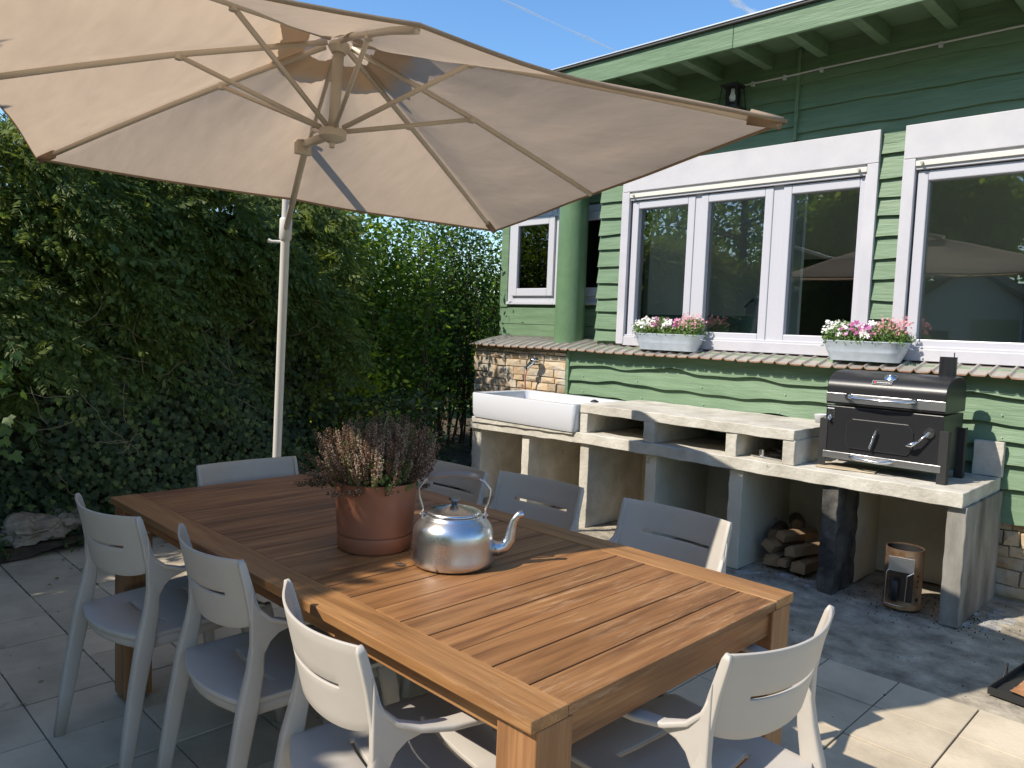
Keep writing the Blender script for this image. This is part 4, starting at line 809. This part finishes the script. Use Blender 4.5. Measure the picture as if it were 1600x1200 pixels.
# ---------------------------------------------------------------- hedges and trees
TH = leafmat('thuja_green', (.06, .105, .018), (.15, .205, .036), .42, (.24, .29, .065), .6); IV = leafmat('ivy_green', (.024, .05, .017), (.06, .095, .03), .2, (.15, .2, .055), .6); SH = leafmat('privet_green', (.045, .105, .018), (.13, .23, .035), .5, (.24, .33, .06)); BRT = leafmat('bright_leaf', (.06, .13, .03), (.13, .22, .05), .4)
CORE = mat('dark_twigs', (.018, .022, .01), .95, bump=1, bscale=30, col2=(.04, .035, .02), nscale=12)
TG = thing('thuja_hedge', 'tall dark green conifer hedge overgrown with ivy, along the left of the patio', 'hedge', (-5.7, 1, 0))
def off(p): return p-A([-5.7, 1, 0])
def hx(y, z): return -5.25-.12*np.sin(y*2.3+1)-.1*np.sin(z*3.1+y*1.7)-.08*np.sin(y*5.7+z*4.1)-.30*np.maximum(0, z-1.5)**2
def ztop(y): return 2.52+.1*np.clip(y-1.4, 0, 1.5)+.06*np.sin(y*1.9)+.06*np.sin(y*5.1)
# core
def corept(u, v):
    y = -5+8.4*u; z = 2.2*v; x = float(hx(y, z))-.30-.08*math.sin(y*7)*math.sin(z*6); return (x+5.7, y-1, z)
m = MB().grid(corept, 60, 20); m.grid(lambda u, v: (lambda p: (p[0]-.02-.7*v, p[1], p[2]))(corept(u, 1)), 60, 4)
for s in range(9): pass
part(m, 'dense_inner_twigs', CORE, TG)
m = MB()
for k in range(10): y = -4.5+k*.85; m.tube([(.0, y-1, 0), (.02, y-1, 1.2), (0, y-1.02, 2.5)], [.06, .045, .015], 8)
part(m, 'trunks', BARK, TG, smooth=True)
n = 16500; y = RNG.uniform(-5, 3.55, n); z = RNG.uniform(.25, 1, n)**.8*ztop(y); dpt = RNG.random(n)**1.6*.28
keep = ~((z < 1.25+.25*np.sin(y*3)) & (y > 1.15) & (RNG.random(n) < .85)); y, z, dpt = y[keep], z[keep], dpt[keep]; n = len(y)
y0 = y; pos = np.stack([hx(y, z)-dpt, y, z], 1); f = np.stack([.45+.4*RNG.random(n), .35+RNG.normal(0, .5, n), -.5+RNG.normal(0, .35, n)], 1)
clump = np.sin(y*9+z*7)+np.sin(y*4-z*11); keep = clump+RNG.normal(0, .9, n) > -1.3; pos, f, n = pos[keep], f[keep], keep.sum()
nn = RNG.normal(0, .4, (n, 3)); nn[:, 2] += .6; nn[:, 0] += .9
scatter('sprays', *FROND, off(pos), f, nn, RNG.uniform(.12, .29, n), TH, TG)
# top sprays reaching up
n = 4200; y = RNG.uniform(-5, 3.55, n); d = RNG.uniform(0, 1.0, n); zt = ztop(y)+RNG.normal(0, .06, n)-.1; pos = np.stack([hx(y, zt)-d, y, zt-.25*RNG.random(n)], 1)
f = np.stack([RNG.normal(.2, .5, n), RNG.normal(0, .5, n), .6+.6*RNG.random(n)], 1); scatter('sprays', *FROND, off(pos), f, RNG.normal(size=(n, 3)), RNG.uniform(.15, .3, n), TH, TG)
IG = thing('ivy', 'dense dark ivy climbing over the foot and right part of the conifer hedge', 'ivy', (-5.4, 2.2, 0))
n = 26000; y = RNG.uniform(-1.5, 3.5, n); z = RNG.random(n)**1.1*2.2; lim = .5+.95*np.clip((y-.9)/1.6, 0, 1)+.2*np.sin(y*5)
keep = (z < lim+RNG.normal(0, .15, n)) | (RNG.random(n) < .015); y, z = y[keep], z[keep]; n = len(y)
pos = np.stack([hx(y, z)+.03-RNG.random(n)*.16+.12*np.clip(.3-z, 0, 1), y, z+.05], 1)-A([-5.4, 2.2, 0])
f = np.stack([RNG.normal(.3, .3, n), RNG.normal(0, .5, n), -.9+RNG.normal(0, .4, n)], 1); nn = np.stack([1+0*y, RNG.normal(-.1, .35, n), RNG.normal(.45, .35, n)], 1)
scatter('leaves', *IVY, pos, f, nn, RNG.uniform(.024, .052, n), IV, IG)
n = 90; y = RNG.uniform(.9, 2.9, n); z = RNG.uniform(.5, 2.1, n); yc = A([1.55, 1.9, 2.15, 1.25])[RNG.integers(0, 4, n)]; zc = A([1.9, 1.75, 1.45, 1.05])[RNG.integers(0, 4, n)]; y = yc+RNG.normal(0, .12, n); z = zc+RNG.normal(0, .12, n)
pos = np.stack([hx(y, z)+.1, y, z], 1)-A([-5.4, 2.2, 0]); nn = np.stack([1+0*y, RNG.normal(0, .4, n), RNG.normal(.3, .4, n)], 1); f = np.stack([RNG.normal(0, .3, n), RNG.normal(0, .5, n), -1+0*y], 1)
scatter('young_leaves', *IVY, pos, f, nn, RNG.uniform(.035, .055, n), BRT, IG)
m = MB()
for k in range(26):
    y = rnd.uniform(.8, 3.3); z = rnd.uniform(.3, 1.5); p = []; a = rnd.uniform(0, 6.28); L = rnd.uniform(.2, .5)
    for t in range(7): p.append((float(hx(y, z))+.09+.02*math.sin(t)+5.4, y-2.2, z)); a += rnd.uniform(-.6, .6); y += math.cos(a)*L/7; z += math.sin(a)*L/7
    m.tube(p, .0022, 5)
part(m, 'vines', mat('vine', (.2, .17, .1), .9), IG)
n = 2600; y = RNG.uniform(-.5, 3.4, n); x = RNG.uniform(-5.3, -4.93, n)+.05*np.sin(y*6); keep = ~((np.abs(y-1.32) < .26) & (x > -5.3) & (RNG.random(n) < .8)); x, y = x[keep], y[keep]; n = len(x)
pos = np.stack([x, y, .03+RNG.random(n)*.16*np.clip((-4.9-x)/.3, .1, 1)], 1)-A([-5.4, 2.2, 0]); nn = RNG.normal(0, .5, (n, 3)); nn[:, 2] += 1
scatter('ground_leaves', *IVY, pos, RNG.normal(size=(n, 3)), nn, RNG.uniform(.02, .045, n), IV, IG)
# leafy shrub with big bright leaves at the left edge
WS = thing('young_maple_shoots', 'bright green broad leaves poking out of the conifer hedge at the left edge', 'shrub', (-4.95, .95, 0))
n = 46; y = RNG.normal(.0, .1, n)+.0; z = A([1.12, .92, .72])[RNG.integers(0, 3, n)]+RNG.normal(0, .06, n); pos = np.stack([RNG.uniform(-.15, .15, n), y, z], 1)
scatter('leaves', *IVY, pos, np.stack([RNG.normal(.4, .4, n), RNG.normal(.2, .5, n), -.6+0*y], 1), np.stack([.8+0*y, -.2+RNG.normal(0, .3, n), .6+RNG.normal(0, .3, n)], 1), RNG.uniform(.05, .085, n), BRT, WS)
part(MB().tube([(-.1, -.1, 0), (-.05, -.05, .5), (0, 0, 1.15)], [.008, .006, .003], 6), 'stem', BARK, WS)
def shrub(cx, cy, w, d, h, n, stems, label, mat_=None, seed=1, name='shrub', low=.35, ls=(.035, .07)):
    rg = np.random.default_rng(seed); o = thing(name, label, 'shrub', (cx, cy, 0), 0, None)
    r = random.Random(seed); m = MB(); cent = []
    for k in range(stems):
        x = r.uniform(-w, w)*.85; y = r.uniform(-d, d)*.85; p = [(x, y, 0)]; H_ = h*r.uniform(.75, 1.02)
        for t in range(1, 7): x += r.gauss(0, .05); y += r.gauss(0, .05); p.append((x, y, H_*t/6)); cent.append((x, y, H_*t/6)) if t > 1 else None
        m.tube(p, [.016, .013, .011, .009, .007, .005, .003], 5)
    part(m, 'stems', BARK, o)
    cent = A(cent); c = cent[rg.integers(0, len(cent), n)]; pos = c+rg.normal(0, 1, (n, 3))*A([.17, .17, .2]); pos[:, 2] = np.clip(pos[:, 2], low*rg.random(n)+.1, h*1.06)
    f = rg.normal(size=(n, 3)); f[:, 2] = f[:, 2]*.5+.2; nn = rg.normal(0, .6, (n, 3)); nn[:, 2] += .8
    scatter('foliage', *LEAF, pos, f, nn, rg.uniform(ls[0], ls[1], n), mat_ or SH, o); return o
shrub(-6.35, 4.25, .5, .7, 2.5, 17000, 34, 'tall bright leafy shrub with bare stems, right beside the conifer hedge', seed=2, ls=(.04, .08))
shrub(-6.7, 5.7, .55, .8, 2.6, 19000, 38, 'tall dark small-leaved shrub between the bright shrub and the house', leafmat('dark_shrub', (.02, .055, .012), (.06, .13, .022), .4), seed=3, ls=(.03, .06))
shrub(-7.2, 7.4, .7, 1.0, 2.7, 12000, 30, 'dense shrub farthest back, behind the corner of the house', seed=4)
shrub(-5.75, 3.6, .25, .3, 1.1, 2600, 14, 'low yellow green bush behind the parasol pole', leafmat('yellow_leaf', (.16, .24, .02), (.3, .38, .04), .5), seed=5)
shrub(-5.4, 3.95, .3, .5, .75, 3000, 14, 'low dark ground shrub under the shrubs, right of the ivy', IV, seed=6, ls=(.03, .07))
# far hedge behind the shrubs
FH = thing('background_hedge', 'dense hedge in the neighbouring garden, showing through the shrubs', 'hedge', (-10, 6, 0))
n = 16000; a = RNG.uniform(-6, 8, n); pos = np.stack([RNG.normal(0, .25, n), a, RNG.random(n)**.8*2.35], 1); scatter('foliage', *LEAF, pos, RNG.normal(size=(n, 3)), RNG.normal(size=(n, 3))+A([0, 0, .6]), RNG.uniform(.07, .13, n), SH, FH)
part(MB().grid(lambda u, v: (-.35, -6+14*u, 1.9*v), 20, 4), 'inner_twigs', CORE, FH)
def tree(x, y, h, r, n, label, seed, m=None, low=.45, ls=(.07, .13)):
    rg = np.random.default_rng(seed); rr = random.Random(seed); o = thing('tree', label, 'tree', (x, y, 0)); mb = MB(); cl = []
    mb.tube([(0, 0, 0), (.05, .02, h*.3), (0, .06, h*.6), (.05, 0, h*.92)], [.14, .11, .07, .02], 10)
    for k in range(26):
        z = h*rr.uniform(low, .95); a = rr.uniform(0, 6.28); L = r*rr.uniform(.55, 1)*math.sin(min(1, (h*1.02-z)/(h*(1-low)))*2.2+.5); e = (math.cos(a)*L, math.sin(a)*L, z+rr.uniform(0, .4))
        mb.tube([(0, 0, z-.3), (e[0]*.5, e[1]*.5, z), e], [.035, .022, .008], 6); cl += [e, (e[0]*.6, e[1]*.6, z)]
    part(mb, 'trunk', BARK, o, smooth=True); cl = A(cl)
    c = cl[rg.integers(0, len(cl), n)]; pos = c+nrm(rg.normal(size=(n, 3)))*(rg.random((n, 1))**.5)*r*.42
    scatter('crown', *LEAF, pos, rg.normal(size=(n, 3)), rg.normal(size=(n, 3))+A([0, 0, .5]), rg.uniform(*ls, n), m or SH, o); return o
# trees behind the camera: they shade the left of the patio and fill the window reflections
TA = thing('tree', 'low dense tree whose crown shades the left part of the patio', 'tree', (-4.3, -2.6, 0))
mb_ = MB().tube([(0, 0, 0), (.05, .05, 1.2), (.1, .3, 2.6), (.2, .45, 3.6)], [.12, .1, .07, .02], 10)
for k in range(14):
    a = rnd.uniform(0, 6.28); mb_.tube([(.1, .3, 2.3+.06*k), (.2+.5*math.cos(a), .4+.5*math.sin(a), 2.9), (.3+1.15*math.cos(a), .4+1.0*math.sin(a), 3.2+.3*math.sin(k))], [.035, .022, .006], 6)
part(mb_, 'trunk', BARK, TA, smooth=True)
n = 22000; v_ = nrm(RNG.normal(size=(n, 3)))*(RNG.random((n, 1))**.45); pos = A([.38, .68, 3.3])+v_*A([1.5, 1.35, .85])
pos = np.concatenate([pos, A([-.9, -.9, 3.2])+nrm(RNG.normal(size=(n, 3)))*(RNG.random((n, 1))**.45)*A([1.5, 1.3, .9])]); n = len(pos)
scatter('crown', *LEAF, pos, RNG.normal(size=(n, 3)), RNG.normal(size=(n, 3))+A([0, 0, .5]), RNG.uniform(.08, .14, n), SH, TA)
for k, (x, y, h, r) in enumerate(((-10, -8, 9.5, 3.0), (-6.6, -11, 10, 3.2), (-3.0, -12, 9, 3.0), (.8, -12, 9.5, 3.0), (4.6, -11, 9, 3.0), (8.2, -10, 9, 3.0))):
    tree(x, y, h, r, 17000, ['broad tree reflected in the small corner window', 'tree reflected in the leftmost pane of the three-pane window', 'tree reflected in the middle pane of the three-pane window', 'tree reflected in the pane beside the parasol reflection', 'tree reflected at the right edge of the big window', 'tree at the far side of the neighbouring shed'][k], 40+k, low=.08, ls=(.09, .16))
n = 30000; pos = np.stack([RNG.uniform(-30, 16, n), -18+RNG.normal(0, .7, n), RNG.random(n)**.9*(10+1.5*np.sin(np.arange(n)))], 1); pos[:, 2] = np.minimum(pos[:, 2], 9.5+1.2*np.sin(pos[:, 0]*.7)+.6*np.sin(pos[:, 0]*1.9))
dw = scatter('far_wood', *LEAF, pos, RNG.normal(size=(n, 3)), RNG.normal(size=(n, 3))+A([0, 0, .5]), RNG.uniform(.22, .42, n), SH); tag(dw, 'far wood reflected as one green mass in the window panes', 'wood', kind='stuff')
SD = thing('garden_shed', 'pale boarded shed with a gable, reflected in the big right window', 'shed', (-4.3, -7.4, 0))
part(MB().prism([(-1.3, 0), (1.3, 0), (1.3, 2.05), (0, 2.95), (-1.3, 2.05)], 1, -.9, .9), 'wall', mat('shed_boards', (.45, .5, .52), .7, bump=.5, bscale=3, stretch=(.3, 1, 12)), SD)
part(MB().prism([(-1.5, 1.94), (0, 2.98), (1.5, 1.94), (1.5, 2.02), (0, 3.07), (-1.5, 2.02)], 1, -1.05, 1.05), 'roof', ROOFM, SD)
dr = part(MB().box(.1, .9, .9, .93, 0, 1.95), 'door', mat('shed_door', (.2, .3, .2), .6), SD); part(MB().box(.2, .24, .93, .97, .95, 1.05), 'handle', STEEL, dr)
part(MB().box(-.9, -.3, .9, .925, 1.1, 1.7), 'window', ROOMD, SD)

# ---------------------------------------------------------------- contrails
CT = bpy.data.materials.new('contrail_vapour'); CT.use_nodes = True; n_ = CT.node_tree.nodes; l_ = CT.node_tree.links
tr_ = n_.new('ShaderNodeBsdfTransparent'); mx_ = n_.new('ShaderNodeMixShader'); p_ = n_['Principled BSDF']; p_.inputs['Base Color'].default_value = (.9, .9, .92, 1); p_.inputs['Roughness'].default_value = 1
lw = n_.new('ShaderNodeLayerWeight'); lw.inputs[0].default_value = .5; nz_ = n_.new('ShaderNodeTexNoise'); nz_.inputs['Scale'].default_value = .003; tc_ = n_.new('ShaderNodeTexCoord'); l_.new(tc_.outputs['Object'], nz_.inputs[0])
iv_ = n_.new('ShaderNodeMath'); iv_.operation = 'SUBTRACT'; iv_.inputs[0].default_value = 1; l_.new(lw.outputs['Facing'], iv_.inputs[1]); sq_ = n_.new('ShaderNodeMath'); sq_.operation = 'POWER'; sq_.inputs[1].default_value = 3; l_.new(iv_.outputs[0], sq_.inputs[0])
mu_ = n_.new('ShaderNodeMath'); mu_.operation = 'MULTIPLY'; l_.new(sq_.outputs[0], mu_.inputs[0]); l_.new(nz_.outputs[0], mu_.inputs[1]); m2_ = n_.new('ShaderNodeMath'); m2_.operation = 'MULTIPLY'; m2_.inputs[1].default_value = .7; l_.new(mu_.outputs[0], m2_.inputs[0])
l_.new(m2_.outputs[0], mx_.inputs[0]); l_.new(tr_.outputs[0], mx_.inputs[1]); l_.new(p_.outputs[0], mx_.inputs[2]); l_.new(mx_.outputs[0], n_['Material Output'].inputs[0])
def far(px, py, D=4000):
    d = (q.to_matrix() @ Vector((px-800, -(py-600), -1195))).normalized(); return d*D
def contrail(a, b, r, label):
    p0, p1 = far(*a), far(*b); N = 14; o = part(MB().tube([p0.lerp(p1, t/N)-p0 for t in range(N+1)], [r*(.8+.3*math.sin(t*1.3)) for t in range(N+1)], 16, cap=False), 'contrail', CT, smooth=True, loc=p0); tag(o, label, 'contrail'); o.visible_shadow = True
contrail((700, -40), (975, 85), 7, 'bright thin aircraft trail slanting down to the roof edge in the blue sky')
contrail((1110, -30), (1200, 40), 26, 'wide diffuse aircraft trail above the roof edge')
